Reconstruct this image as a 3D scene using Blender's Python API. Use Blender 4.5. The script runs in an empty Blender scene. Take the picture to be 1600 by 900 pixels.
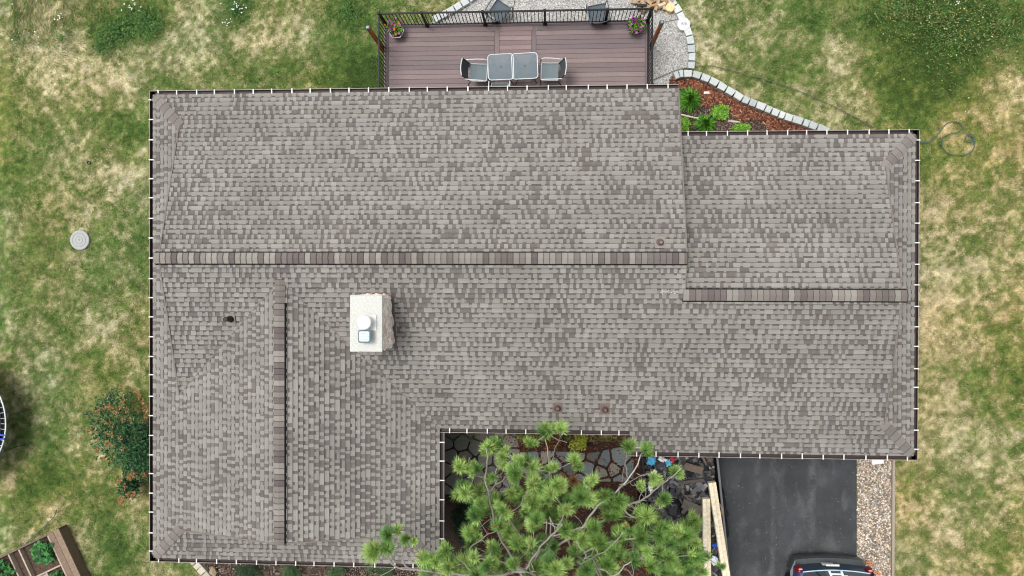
import bpy, math, random
import numpy as np
from mathutils import Vector, Matrix, noise as mn
R = math.radians
random.seed(7); rng = np.random.default_rng(11)
S = bpy.context.scene
COL = S.collection

# ------------------------------------------------------------------ camera
CAMZ = 20.5; FPX = 1087.1
a_, b_, r_ = 0.0527, 0.0052, -0.0025
Ry = Matrix(((math.cos(a_),0,-math.sin(a_)),(0,1,0),(math.sin(a_),0,math.cos(a_))))
Rx = Matrix(((1,0,0),(0,math.cos(b_),-math.sin(b_)),(0,math.sin(b_),math.cos(b_))))
Rz = Matrix(((math.cos(r_),-math.sin(r_),0),(math.sin(r_),math.cos(r_),0),(0,0,1)))
RC = (Rz @ Rx @ Ry).transposed()
cd = bpy.data.cameras.new('camera'); cam = bpy.data.objects.new('camera', cd); COL.objects.link(cam)
cd.sensor_width = 36; cd.lens = 36*FPX/1600; cd.clip_start = .1; cd.clip_end = 2000
cam.matrix_world = Matrix.Translation((0,0,CAMZ)) @ RC.to_4x4()
S.camera = cam
def at(px, py, z=0.0):
    """point at height z that the photograph shows at pixel (px, py)"""
    d = RC @ Vector(((px-800)/FPX, (450-py)/FPX, -1))
    t = (z-CAMZ)/d.z
    return Vector((d.x*t, d.y*t, z))

# ------------------------------------------------------------------ light
SUN_EL, SUN_AZ = 70, -60           # azimuth from north (+Y), clockwise positive
W = bpy.data.worlds.new('World'); S.world = W; W.use_nodes = True
wn = W.node_tree; bg = wn.nodes['Background']
sky = wn.nodes.new('ShaderNodeTexSky'); sky.sky_type = 'NISHITA'; sky.sun_disc = False
sky.sun_elevation = R(SUN_EL); sky.sun_rotation = R(SUN_AZ); sky.dust_density = 5; sky.air_density = 1.2
hs = wn.nodes.new('ShaderNodeHueSaturation'); hs.inputs['Saturation'].default_value = .22
wn.links.new(sky.outputs[0], hs.inputs['Color']); wn.links.new(hs.outputs[0], bg.inputs[0]); bg.inputs[1].default_value = .15
sl = bpy.data.lights.new('sun', 'SUN'); so = bpy.data.objects.new('sun', sl); COL.objects.link(so)
sl.energy = 1.3; sl.angle = R(22); sl.color = (1, .97, .92)
sd = Vector((math.sin(R(SUN_AZ))*math.cos(R(SUN_EL)), math.cos(R(SUN_AZ))*math.cos(R(SUN_EL)), math.sin(R(SUN_EL))))
so.rotation_euler = sd.to_track_quat('Z', 'Y').to_euler(); so.location = (0,0,40)
S.view_settings.view_transform = 'Standard'; S.view_settings.look = 'None'
S.view_settings.exposure = 0.38; S.view_settings.gamma = 1
S.render.engine = 'CYCLES'; S.render.resolution_x = 1024; S.render.resolution_y = 576
try: S.cycles.max_bounces = 6; S.cycles.filter_width = 1.1
except Exception: pass

# ------------------------------------------------------------------ materials
def srgb(r, g, b):
    f = lambda c: (c/255/12.92) if c/255 <= .04045 else ((c/255+.055)/1.055)**2.4
    return (f(r), f(g), f(b))
def vmat(name, rough=.8, nscale=30, namt=.25, bump=.0, bscale=80, metal=0, big=0, spec=.3, trans=0):
    """procedural material: the colour of each face, broken up by two noises, with bump"""
    m = bpy.data.materials.new(name); m.use_nodes = True; t = m.node_tree; N = t.nodes; L = t.links
    p = N['Principled BSDF']; at_ = N.new('ShaderNodeAttribute'); at_.attribute_name = 'Col'
    tc = N.new('ShaderNodeTexCoord'); g = N.new('ShaderNodeNewGeometry')
    no = N.new('ShaderNodeTexNoise'); no.inputs['Scale'].default_value = nscale; no.inputs['Detail'].default_value = 5
    L.new(g.outputs['Position'], no.inputs['Vector'])
    mr = N.new('ShaderNodeMapRange'); mr.inputs[1].default_value = .3; mr.inputs[2].default_value = .7
    mr.inputs[3].default_value = 1-namt; mr.inputs[4].default_value = 1+namt
    L.new(no.outputs[0], mr.inputs[0]); fac = mr.outputs[0]
    if big:
        n2 = N.new('ShaderNodeTexNoise'); n2.inputs['Scale'].default_value = .7; n2.inputs['Detail'].default_value = 6
        L.new(g.outputs['Position'], n2.inputs['Vector'])
        m2 = N.new('ShaderNodeMapRange'); m2.inputs[1].default_value = .3; m2.inputs[2].default_value = .7
        m2.inputs[3].default_value = 1-big; m2.inputs[4].default_value = 1+big
        L.new(n2.outputs[0], m2.inputs[0])
        mm = N.new('ShaderNodeMath'); mm.operation = 'MULTIPLY'; L.new(fac, mm.inputs[0]); L.new(m2.outputs[0], mm.inputs[1]); fac = mm.outputs[0]
    vm = N.new('ShaderNodeVectorMath'); vm.operation = 'SCALE'
    L.new(at_.outputs['Color'], vm.inputs[0]); L.new(fac, vm.inputs['Scale']); L.new(vm.outputs[0], p.inputs['Base Color'])
    p.inputs['Roughness'].default_value = rough; p.inputs['Metallic'].default_value = metal
    p.inputs['Specular IOR Level'].default_value = spec
    if bump:
        nb = N.new('ShaderNodeTexNoise'); nb.inputs['Scale'].default_value = bscale; nb.inputs['Detail'].default_value = 4
        L.new(g.outputs['Position'], nb.inputs['Vector'])
        b = N.new('ShaderNodeBump'); b.inputs['Strength'].default_value = bump; b.inputs['Distance'].default_value = .02
        L.new(nb.outputs[0], b.inputs['Height']); L.new(b.outputs[0], p.inputs['Normal'])
    if trans:
        p.inputs['Transmission Weight'].default_value = 0
        tr = N.new('ShaderNodeBsdfTranslucent'); L.new(vm.outputs[0], tr.inputs[0])
        mx = N.new('ShaderNodeMixShader'); mx.inputs[0].default_value = trans
        L.new(p.outputs[0], mx.inputs[1]); L.new(tr.outputs[0], mx.inputs[2]); L.new(mx.outputs[0], N['Material Output'].inputs[0])
    return m
M = dict(
 shingle=vmat('asphalt_shingle', .95, 160, .16, .4, 220, big=.10, spec=.15),
 wood=vmat('wood', .7, 14, .18, .15, 60), deck=vmat('deck_board', .6, 25, .07, .1, 90, big=.07),
 metal=vmat('painted_metal', .5, 8, .08, spec=.25), alu=vmat('aluminium', .35, 8, .06, metal=.6),
 stone=vmat('stone', .9, 22, .22, .5, 60), concrete=vmat('concrete', .9, 30, .14, .3, 90, big=.05),
 leaf=vmat('leaf', .6, 9, .2, spec=.3, trans=.25), needle=vmat('needle', .5, 4, .2, spec=.4, trans=.38),
 bark=vmat('bark', .9, 25, .25, .4, 50), mulch=vmat('mulch', .95, 30, .35, .5, 60),
 grass=vmat('grass_blade', .8, 3, .12, spec=.15, trans=.2), soil=vmat('soil', .95, 14, .4, .8, 40, big=.15),
 plastic=vmat('plastic', .35, 10, .1, spec=.5), fabric=vmat('fabric', .9, 120, .2, .2, 200),
 rubber=vmat('rubber', .8, 20, .2), wall=vmat('wall_paint', .8, 10, .06, .1, 60, big=.04))
def gmat(name, fn):
    m = bpy.data.materials.new(name); m.use_nodes = True; fn(m.node_tree, m.node_tree.nodes, m.node_tree.links, m.node_tree.nodes['Principled BSDF']); return m
def ramp(N, L, src, stops):
    r = N.new('ShaderNodeValToRGB'); e = r.color_ramp.elements
    while len(e) < len(stops): e.new(.5)
    for i, (p, c) in enumerate(stops): e[i].position = p; e[i].color = (*c, 1)
    L.new(src, r.inputs[0]); return r.outputs[0]
def noi(N, L, scale, det=5, pos=None, rough=.55):
    n = N.new('ShaderNodeTexNoise'); n.inputs['Scale'].default_value = scale; n.inputs['Detail'].default_value = det; n.inputs['Roughness'].default_value = rough
    if pos is None:
        g = N.new('ShaderNodeNewGeometry'); pos = g.outputs['Position']
    L.new(pos, n.inputs['Vector']); return n.outputs[0]
def mixc(N, L, f, a, b, mode='MIX'):
    x = N.new('ShaderNodeMix'); x.data_type = 'RGBA'; x.blend_type = mode
    for s, v in ((0, f), (6, a), (7, b)):
        if isinstance(v, (int, float)): x.inputs[s].default_value = v
        elif isinstance(v, tuple): x.inputs[s].default_value = (*v, 1)
        else: L.new(v, x.inputs[s])
    return x.outputs[2]
def bumpn(N, L, p, h, st, dist=.02):
    b = N.new('ShaderNodeBump'); b.inputs['Strength'].default_value = st; b.inputs['Distance'].default_value = dist
    L.new(h, b.inputs['Height']); L.new(b.outputs[0], p.inputs['Normal'])
def f_ground(t, N, L, p):
    a = N.new('ShaderNodeAttribute'); a.attribute_name = 'Col'
    n = noi(N, L, 16, 8, rough=.8); c = ramp(N, L, n, [(.34, (.5,.56,.45)), (.5, (.95,.95,.95)), (.66, (1.5,1.42,1.35))])
    L.new(mixc(N, L, 1., a.outputs['Color'], c, 'MULTIPLY'), p.inputs['Base Color'])
    p.inputs['Roughness'].default_value = .95; p.inputs['Specular IOR Level'].default_value = .1
    bumpn(N, L, p, noi(N, L, 22, 6, rough=.7), .9, .05)
def f_asphalt(t, N, L, p):
    g = N.new('ShaderNodeNewGeometry')
    base = ramp(N, L, noi(N, L, 60, 6, rough=.8), [(.35, (.022,.026,.029)), (.6, (.042,.047,.050)), (.78, (.11,.11,.11))])
    big = ramp(N, L, noi(N, L, .9, 7, rough=.65), [(.36, (.78,.78,.78)), (.68, (1.4,1.39,1.37))])
    c = mixc(N, L, 1., base, big, 'MULTIPLY')
    # pale scuffs running along the tyre tracks
    mp = N.new('ShaderNodeMapping'); mp.inputs['Scale'].default_value = (1.5, .62, 1); L.new(g.outputs['Position'], mp.inputs[0])
    s1 = ramp(N, L, noi(N, L, 1.6, 4, mp.outputs[0]), [(.52, (0,0,0)), (.72, (1,1,1))])
    s2 = ramp(N, L, noi(N, L, 30, 9, rough=.95), [(.42, (0,0,0)), (.58, (1,1,1))])
    f = N.new('ShaderNodeMath'); f.operation = 'MULTIPLY'; L.new(s1, f.inputs[0]); L.new(s2, f.inputs[1])
    f2 = N.new('ShaderNodeMath'); f2.operation = 'MULTIPLY'; L.new(f.outputs[0], f2.inputs[0]); f2.inputs[1].default_value = .45
    sx = N.new('ShaderNodeSeparateXYZ'); L.new(g.outputs['Position'], sx.inputs[0]); acc = f2.outputs[0]
    for xx, wd, am in ((at(1268,780).x, .15, .7), (at(1183,800).x, .13, .4), (at(1207,860).x, .12, .3)):     # worn tyre tracks
        a1 = N.new('ShaderNodeMath'); a1.operation = 'SUBTRACT'; L.new(sx.outputs[0], a1.inputs[0]); a1.inputs[1].default_value = xx
        a2 = N.new('ShaderNodeMath'); a2.operation = 'ABSOLUTE'; L.new(a1.outputs[0], a2.inputs[0])
        a3 = N.new('ShaderNodeMapRange'); a3.inputs[1].default_value = wd; a3.inputs[2].default_value = 0; a3.inputs[3].default_value = 0; a3.inputs[4].default_value = am; L.new(a2.outputs[0], a3.inputs[0])
        a4 = N.new('ShaderNodeMath'); a4.operation = 'MULTIPLY'; L.new(a3.outputs[0], a4.inputs[0]); L.new(s2, a4.inputs[1])
        s3 = ramp(N, L, noi(N, L, 1.9, 5), [(.42, (0,0,0)), (.6, (1,1,1))])
        a6 = N.new('ShaderNodeMath'); a6.operation = 'MULTIPLY'; L.new(a4.outputs[0], a6.inputs[0]); L.new(s3, a6.inputs[1])
        a5 = N.new('ShaderNodeMath'); a5.operation = 'ADD'; L.new(acc, a5.inputs[0]); L.new(a6.outputs[0], a5.inputs[1]); acc = a5.outputs[0]
    L.new(mixc(N, L, acc, c, (.2,.2,.195)), p.inputs['Base Color']); p.inputs['Roughness'].default_value = .85
    bumpn(N, L, p, noi(N, L, 120, 3), .4, .01)
def f_aggregate(t, N, L, p):
    g = N.new('ShaderNodeNewGeometry'); v = N.new('ShaderNodeTexVoronoi'); v.inputs['Scale'].default_value = 42; L.new(g.outputs['Position'], v.inputs['Vector'])
    h = N.new('ShaderNodeSeparateColor'); L.new(v.outputs['Color'], h.inputs[0])
    c = ramp(N, L, h.outputs[0], [(0, (.15,.15,.14)), (.3, (.29,.285,.27)), (.7, (.40,.395,.375)), (1, (.58,.57,.55))])
    big = ramp(N, L, noi(N, L, 1.3, 6), [(.35, (.85,.85,.84)), (.7, (1.1,1.1,1.1))])
    L.new(mixc(N, L, 1., c, big, 'MULTIPLY'), p.inputs['Base Color']); p.inputs['Roughness'].default_value = .9
    bumpn(N, L, p, v.outputs['Distance'], .5, .02)
def f_glass(t, N, L, p):
    p.inputs['Base Color'].default_value = (.05,.06,.07,1); p.inputs['Roughness'].default_value = .08; p.inputs['Specular IOR Level'].default_value = .8
def f_tableglass(t, N, L, p):
    p.inputs['Base Color'].default_value = (.22,.28,.31,1); p.inputs['Roughness'].default_value = .4; p.inputs['Specular IOR Level'].default_value = .2; p.inputs['Alpha'].default_value = .72
    L.new(ramp(N, L, noi(N, L, 40, 3), [(.3, (.12,.165,.19)), (.7, (.15,.20,.225))]), p.inputs['Base Color'])
M['ground'] = gmat('lawn_ground', f_ground); M['asphalt'] = gmat('asphalt', f_asphalt); M['agg'] = gmat('exposed_aggregate', f_aggregate)
M['glass'] = gmat('window_glass', f_glass); M['tglass'] = gmat('table_glass', f_tableglass)

# ------------------------------------------------------------------ mesh building
ORG = {}
def jit(c, a=.1):
    k = 1+random.uniform(-a, a); return tuple(max(0, x*k) for x in c)
class MB:
    def __init__(s, col=(.5,.5,.5)): s.v = []; s.f = []; s.c = []; s.col = col
    def face(s, pts, col=None):
        n = len(s.v); s.v += [tuple(p) for p in pts]; s.f.append(tuple(range(n, n+len(pts)))); s.c.append(col or s.col)
    def add(s, verts, faces, col=None):
        n = len(s.v); s.v += [tuple(p) for p in verts]
        for f in faces: s.f.append(tuple(i+n for i in f)); s.c.append(col or s.col)
    def box(s, c, d, rot=None, col=None, ch=0):
        """box with centre c, size d, optional 3x3 rotation, chamfered vertical/upper edges ch"""
        x, y, z = [k/2 for k in d]
        if ch:
            vs = []
            for zz, i in ((-z, 0), (z-ch, 0), (z, ch)):
                for sx, sy in ((-1,-1),(1,-1),(1,1),(-1,1)):
                    cx, cy = x-i, y-i
                    if sx*sy > 0: vs += [(sx*(cx), sy*(cy-ch), zz), (sx*(cx-ch), sy*cy, zz)]
                    else: vs += [(sx*(cx-ch), sy*cy, zz), (sx*cx, sy*(cy-ch), zz)]
            fs = []
            ring = lambda k: [k*8+j for j in range(8)]
            # order points counter-clockwise by angle
            for k in range(3):
                seg = vs[k*8:k*8+8]; seg.sort(key=lambda p: math.atan2(p[1], p[0])); vs[k*8:k*8+8] = seg
            for k in range(2):
                for j in range(8): fs.append((k*8+j, k*8+(j+1) % 8, (k+1)*8+(j+1) % 8, (k+1)*8+j))
            fs.append(tuple(range(16, 24))); fs.append(tuple(range(7, -1, -1)))
        else:
            vs = [(-x,-y,-z),(x,-y,-z),(x,y,-z),(-x,y,-z),(-x,-y,z),(x,-y,z),(x,y,z),(-x,y,z)]
            fs = [(0,3,2,1),(4,5,6,7),(0,1,5,4),(1,2,6,5),(2,3,7,6),(3,0,4,7)]
        if rot is not None: vs = [rot @ Vector(p) for p in vs]
        s.add([(p[0]+c[0], p[1]+c[1], p[2]+c[2]) for p in vs], fs, col)
    def bar(s, p, q, w, h=None, col=None, up=(0,0,1)):
        p, q = Vector(p), Vector(q); d = q-p; l = d.length
        if l < 1e-6: return
        d.normalize(); u = Vector(up)
        if abs(d.dot(u)) > .97: u = Vector((0,1,0))
        sx = d.cross(u).normalized(); sz = sx.cross(d).normalized()
        s.box((p+q)/2, (w, l, h or w), Matrix((sx, d, sz)).transposed(), col)
    def tube(s, pts, rad, n=8, col=None, cap=True):
        pts = [Vector(p) for p in pts]
        if not isinstance(rad, (list, tuple)): rad = [rad]*len(pts)
        base = len(s.v); u = None
        for i, p in enumerate(pts):
            d = (pts[min(i+1, len(pts)-1)]-pts[max(i-1, 0)])
            if d.length < 1e-9: d = Vector((0,0,1))
            d.normalize()
            if u is None: u = d.orthogonal().normalized()
            u = (u-d*u.dot(d));  u = u.normalized() if u.length > 1e-6 else d.orthogonal().normalized()
            w = d.cross(u)
            for k in range(n):
                a = 2*math.pi*k/n; s.v.append(tuple(p+(u*math.cos(a)+w*math.sin(a))*rad[i]))
        for i in range(len(pts)-1):
            for k in range(n):
                a, b = base+i*n+k, base+i*n+(k+1) % n; s.f.append((a, b, b+n, a+n)); s.c.append(col or s.col)
        if cap:
            s.f.append(tuple(base+k for k in range(n-1, -1, -1))); s.c.append(col or s.col)
            e = base+(len(pts)-1)*n; s.f.append(tuple(e+k for k in range(n))); s.c.append(col or s.col)
    def lathe(s, c, prof, n=24, col=None, sx=1, sy=1):
        """prof: list of (radius, z)"""
        base = len(s.v)
        for r, z in prof:
            for k in range(n):
                a = 2*math.pi*k/n; s.v.append((c[0]+r*math.cos(a)*sx, c[1]+r*math.sin(a)*sy, c[2]+z))
        for i in range(len(prof)-1):
            for k in range(n):
                a, b = base+i*n+k, base+i*n+(k+1) % n; s.f.append((a, b, b+n, a+n)); s.c.append(col or s.col)
        e = base+(len(prof)-1)*n; s.f.append(tuple(e+k for k in range(n))); s.c.append(col or s.col)
    def prism(s, poly, z0, z1, col=None, ch=0):
        n = len(poly); c = Vector((sum(p[0] for p in poly)/n, sum(p[1] for p in poly)/n))
        vs = [(p[0], p[1], z0) for p in poly]+[(p[0], p[1], z1-ch) for p in poly]
        fs = [(i, (i+1) % n, n+(i+1) % n, n+i) for i in range(n)]
        if ch:
            vs += [(*(c+(Vector((p[0], p[1]))-c)*(1-ch/max(.02, (Vector((p[0], p[1]))-c).length))), z1) for p in poly]
            fs += [(n+i, n+(i+1) % n, 2*n+(i+1) % n, 2*n+i) for i in range(n)]+[tuple(range(2*n, 3*n))]
        else: fs.append(tuple(range(n, 2*n)))
        s.add(vs, fs, col)
    def rock(s, c, d, seed=0, col=None, n=1):
        import bmesh
        bm = bmesh.new(); bmesh.ops.create_icosphere(bm, subdivisions=n, radius=.5)
        r = Matrix.Rotation(seed*1.7, 3, 'Z')
        vs = []
        for v in bm.verts:
            k = 1+.35*mn.noise(v.co*2.3+Vector((seed*3.1, seed, 0))); p = r @ Vector((v.co.x*d[0]*k, v.co.y*d[1]*k, v.co.z*d[2]*k)); vs.append(p+Vector(c))
        s.add(vs, [[v.index for v in f.verts] for f in bm.faces], col); bm.free()
    def build(s, name, mat, parent=None, origin=None, smooth=False):
        me = bpy.data.meshes.new(name)
        if parent is not None: o0 = ORG[parent]
        elif origin is not None: o0 = Vector(origin)
        else:
            A = np.array(s.v); o0 = Vector(((A[:,0].min()+A[:,0].max())/2, (A[:,1].min()+A[:,1].max())/2, A[:,2].min()))
        me.from_pydata([(v[0]-o0[0], v[1]-o0[1], v[2]-o0[2]) for v in s.v], [], s.f)
        at_ = me.attributes.new('Col', 'FLOAT_COLOR', 'FACE')
        at_.data.foreach_set('color', np.array([(*c, 1) for c in s.c], dtype=np.float32).ravel())
        me.materials.append(mat)
        if smooth: me.polygons.foreach_set('use_smooth', [True]*len(me.polygons))
        o = bpy.data.objects.new(name, me); COL.objects.link(o)
        if parent is not None: o.parent = parent
        else: o.location = o0
        ORG[o] = o0.copy() if hasattr(o0, 'copy') else Vector(o0)
        return o
def tag(o, label=None, cat=None, group=None, kind=None):
    if label: o['label'] = label
    if cat: o['category'] = cat
    if group: o['group'] = group
    if kind: o['kind'] = kind
    return o
def empty(name, loc, label, cat, group=None, rz=0):
    o = bpy.data.objects.new(name, None); COL.objects.link(o); o.location = loc; o.rotation_euler.z = rz; o.empty_display_size = .2
    ORG[o] = Vector((0,0,0)) if rz is None else Vector(loc); tag(o, label, cat, group); return o
def local(o): ORG[o] = Vector((0,0,0)); return o      # parts of o are modelled about its own origin
def copy_tree(o, loc=None, rz=None, label=None, group=None):
    c = o.copy(); COL.objects.link(c)
    def kids(a, b):
        for ch in a.children:
            d = ch.copy(); COL.objects.link(d); d.parent = b; kids(ch, d)
    kids(o, c)
    if loc is not None: c.location = loc
    if rz is not None: c.rotation_euler.z = rz
    if label: c['label'] = label
    if group: c['group'] = group
    return c
def nparr(name, V, F, C, mat, kind=None, k=3):
    """big mesh from numpy arrays: V (n,3), F (m,k), C (m,3)"""
    me = bpy.data.meshes.new(name); me.vertices.add(len(V)); me.vertices.foreach_set('co', V.astype(np.float32).ravel())
    me.loops.add(F.size); me.loops.foreach_set('vertex_index', F.astype(np.int32).ravel())
    me.polygons.add(len(F)); me.polygons.foreach_set('loop_start', np.arange(0, F.size, k, dtype=np.int32))
    me.update(calc_edges=True); me.validate()
    a = me.attributes.new('Col', 'FLOAT_COLOR', 'FACE'); a.data.foreach_set('color', np.c_[C, np.ones(len(C))].astype(np.float32).ravel())
    me.materials.append(mat); o = bpy.data.objects.new(name, me); COL.objects.link(o); ORG[o] = Vector((0,0,0))
    if kind: o['kind'] = kind
    return o

# ------------------------------------------------------------------ numpy noise and the colours of the lawn
def vnoise(x, y, s, seed):
    x = x/s+seed*17.13; y = y/s+seed*9.71; xi = np.floor(x); yi = np.floor(y); fx = x-xi; fy = y-yi
    h = lambda a, b: np.modf(np.abs(np.sin(a*127.1+b*311.7+seed*74.7)*43758.5453))[0]
    fx = fx*fx*(3-2*fx); fy = fy*fy*(3-2*fy)
    return (h(xi,yi)*(1-fx)+h(xi+1,yi)*fx)*(1-fy)+(h(xi,yi+1)*(1-fx)+h(xi+1,yi+1)*fx)*fy
BL = [ # px, py, radius px, change in dryness
(50,35,60,.22),(1470,330,45,.16),(1470,430,48,.18),(1460,545,40,.14),(180,50,28,-.7),(225,30,32,-.7),(160,70,22,-.4),(110,120,55,.38),(190,125,45,.35),(255,85,50,.3),(190,195,34,-.5),(222,200,20,-.5),(15,190,40,-.2),
(150,265,32,.3),(195,278,28,.5),(90,300,26,.25),(20,255,30,-.3),(120,345,30,.3),(30,440,45,-.2),(60,330,40,-.15),(200,330,30,-.15),(100,605,30,-.25),(165,600,40,-.2),(45,620,40,.12),
(40,690,35,-.35),(90,740,36,-.4),(60,765,36,-.4),(30,800,30,-.2),(80,795,22,.5),(20,845,26,.35),(118,830,20,.3),(170,825,30,-.4),(190,875,34,-.5),(215,795,24,.25),(228,885,26,.35),(150,848,18,.25),(120,520,50,.1),
(330,50,50,.25),(420,60,50,.32),(480,30,40,.25),(300,100,30,.2),(372,12,22,-.8),(545,20,32,-.6),(572,105,30,-.7),(590,128,30,-.7),(525,95,26,-.35),(400,115,32,-.4),(270,125,22,-.3),(240,130,22,-.35),(555,130,34,-.5),(460,120,30,-.1),(240,45,18,-.6),
(1095,20,24,.5),(1098,70,24,.5),(1115,105,24,.35),(1130,18,20,-.3),(1150,35,24,-.3),(1250,20,34,-.4),(1285,32,30,-.4),(1215,95,30,-.1),(1250,52,16,.35),(1295,68,26,.3),(1340,82,18,.4),(1345,150,30,.3),(1200,130,34,-.25),(1175,150,18,.3),(1275,182,26,.25),(1225,165,20,-.1),(1310,110,22,.2),
(1400,20,50,-.6),(1470,30,60,-.6),(1560,40,60,-.5),(1480,80,50,-.5),(1345,50,30,-.2),(1400,120,40,-.5),(1460,130,36,-.55),(1425,175,34,-.5),(1438,140,10,.7),(1560,115,34,.25),(1585,165,34,.3),(1500,190,25,.1),(1490,105,16,.2),
(1450,245,28,-.45),(1530,262,22,-.3),(1480,292,22,-.35),(1450,340,40,.15),(1520,380,60,.08),(1470,480,34,.25),(1510,530,30,.25),(1575,560,44,-.4),(1595,620,36,-.35),(1460,640,50,.12),(1500,700,44,.25),(1415,700,20,.15),(1500,765,22,-.2),(1545,780,30,-.2),(1480,810,26,.2),(1450,868,24,-.2),(1555,865,34,-.3),(1430,770,24,-.1)]
BW = [(at(a, b, 0), r/53., d) for a, b, r, d in BL]
def dryness(x, y):
    d = .43+.10*(vnoise(x, y, 3.1, 1)-.5)+.15*np.clip((x-6)/3, 0, 1)*np.clip((5.4-y)/1.5, 0, 1)
    for p, r, k in BW: d = d+.88*k*np.exp(-((x-p.x)**2+(y-p.y)**2)/(r*r)*.9)
    n1 = vnoise(x, y, .95, 2); n2 = vnoise(x, y, .42, 3); n3 = vnoise(x, y, .17, 4)
    n0 = vnoise(x, y, .09, 12); d = d+.22*(n1-.5)+.40*(n2-.5)+.55*(n3-.5)+.60*(n0-.5)
    # small round weed clumps standing in the straw
    q = .21; m_ = np.clip((vnoise(x, y, 1.5, 61)-.42)*4, 0, 1)
    for ox in (-1, 0, 1):
        for oy in (-1, 0, 1):
            ix, iy = np.floor(x/q)+ox, np.floor(y/q)+oy; h = lambda a, b, k: np.modf(np.abs(np.sin(a*127.1+b*311.7+k*74.7)*43758.5453))[0]
            px_, py_ = (ix+h(ix,iy,1))*q, (iy+h(ix,iy,2))*q; rr = .03+.05*h(ix,iy,3); on = (h(ix,iy,4) < .75)
            d = d-np.where(on, .55*m_*np.exp(-((x-px_)**2+(y-py_)**2)/rr**2), 0)*np.clip((d-.3)*3, 0, 1)
    return np.clip(d, -.35, 1.15)
STOPS = np.array([-.35, 0, .22, .42, .58, .75, .95, 1.15])
CC = np.array([(.050,.092,.022),(.080,.136,.032),(.115,.162,.042),(.162,.188,.064),(.228,.228,.100),(.315,.298,.152),(.420,.378,.225),(.50,.44,.285)])
def lawn(x, y):
    d = dryness(x, y); c = np.stack([np.interp(d, STOPS, CC[:, i]) for i in range(3)], -1)
    t = vnoise(x, y, 1.7, 8)[..., None]-.5      # cooler and warmer greens
    warm = np.clip((x-4)/6, 0, 1)[..., None]*.12
    l = (.72+.56*vnoise(x, y, .13, 71))*(.88+.24*vnoise(x, y, .45, 72)); return c*l[..., None]*(1+t*np.array([.3,.05,-.1])+warm*np.array([1,.1,-.5])), d

# ------------------------------------------------------------------ ground
xs = np.concatenate([[-400,-120,-50,-26], np.arange(-17.5, 15.51, .055), [26,50,120,400]])
ys = np.concatenate([[-400,-120,-50,-22], np.arange(-9.6, 9.6, .055), [22,50,120,400]])
GX, GY = np.meshgrid(xs, ys); nx, ny = len(xs), len(ys)
GZ = .03*(vnoise(GX, GY, 1.2, 21)-.5)+.015*(vnoise(GX, GY, .3, 22)-.5)-.03
V = np.stack([GX.ravel(), GY.ravel(), GZ.ravel()], 1)
i0 = (np.arange(ny-1)[:, None]*nx+np.arange(nx-1)[None, :]).ravel()
F = np.stack([i0, i0+1, i0+nx+1, i0+nx], 1)
cx = V[F].mean(1); gc, _ = lawn(cx[:,0], cx[:,1])
g = nparr('ground', V, F, gc, M['ground'], 'structure', 4)
me = g.data   # smooth colours: store on the vertices instead of the faces
me.attributes.remove(me.attributes['Col']); ca = me.attributes.new('Col', 'FLOAT_COLOR', 'POINT')
vc, _ = lawn(V[:,0], V[:,1]); ca.data.foreach_set('color', np.c_[vc, np.ones(len(vc))].astype(np.float32).ravel())
me.polygons.foreach_set('use_smooth', [True]*len(me.polygons))

# ------------------------------------------------------------------ house outline (metres, camera above the origin)
ZE, P, G = 3.0, .272, .829
XW, XE, YN, YS = -10.33, 9.11, 4.985, -7.22
XM, YGN, YGS, YMS = 3.19, 3.84, -4.32, -3.76
XV, XNO = -2.634, 2.03
GUT = .11                                   # the gutter's width: the roof's edge stands back by it
rXW, rXE, rYN, rYS, rYGN, rYGS, rYMS, rXV = XW+GUT, XE-GUT, YN-GUT, YS+GUT, YGN-GUT, YGS+GUT, YMS+GUT, XV-GUT
rXNO = XNO-GUT*0
yR = (rYN+rYMS)/2; yGR = (rYGN+rYGS)/2; xR = (rXW+rXV)/2; yA = rYMS+(rXV-rXW)/2
ZG = ZE-P*(rYMS-rYGS)
ZR = ZE+P*(rYN-yR); ZGR = ZG+P*(rYGN-yGR); ZWR = ZE+P*(xR-rXW)

def clip(poly, x0, y0, nx_, ny_):
    out = []
    for i in range(len(poly)):
        a, b = poly[i], poly[(i+1) % len(poly)]
        da = (a[0]-x0)*nx_+(a[1]-y0)*ny_; db = (b[0]-x0)*nx_+(b[1]-y0)*ny_
        if da >= 0: out.append(a)
        if (da > 0 > db) or (da < 0 < db):
            t = da/(da-db); out.append((a[0]+(b[0]-a[0])*t, a[1]+(b[1]-a[1])*t))
    return out
def area(p): return abs(sum(p[i][0]*p[(i+1) % len(p)][1]-p[(i+1) % len(p)][0]*p[i][1] for i in range(len(p))))/2
def ccw(p):
    s = sum(p[i][0]*p[(i+1) % len(p)][1]-p[(i+1) % len(p)][0]*p[i][1] for i in range(len(p))); return p if s > 0 else p[::-1]
LT = [srgb(131,128,122), srgb(135,132,126), srgb(128,125,119), srgb(138,135,130), srgb(131,127,123)]
DK = [srgb(104,99,96), srgb(108,103,99), srgb(101,96,93), srgb(112,107,103), srgb(103,97,95)]
EXP = .119
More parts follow.
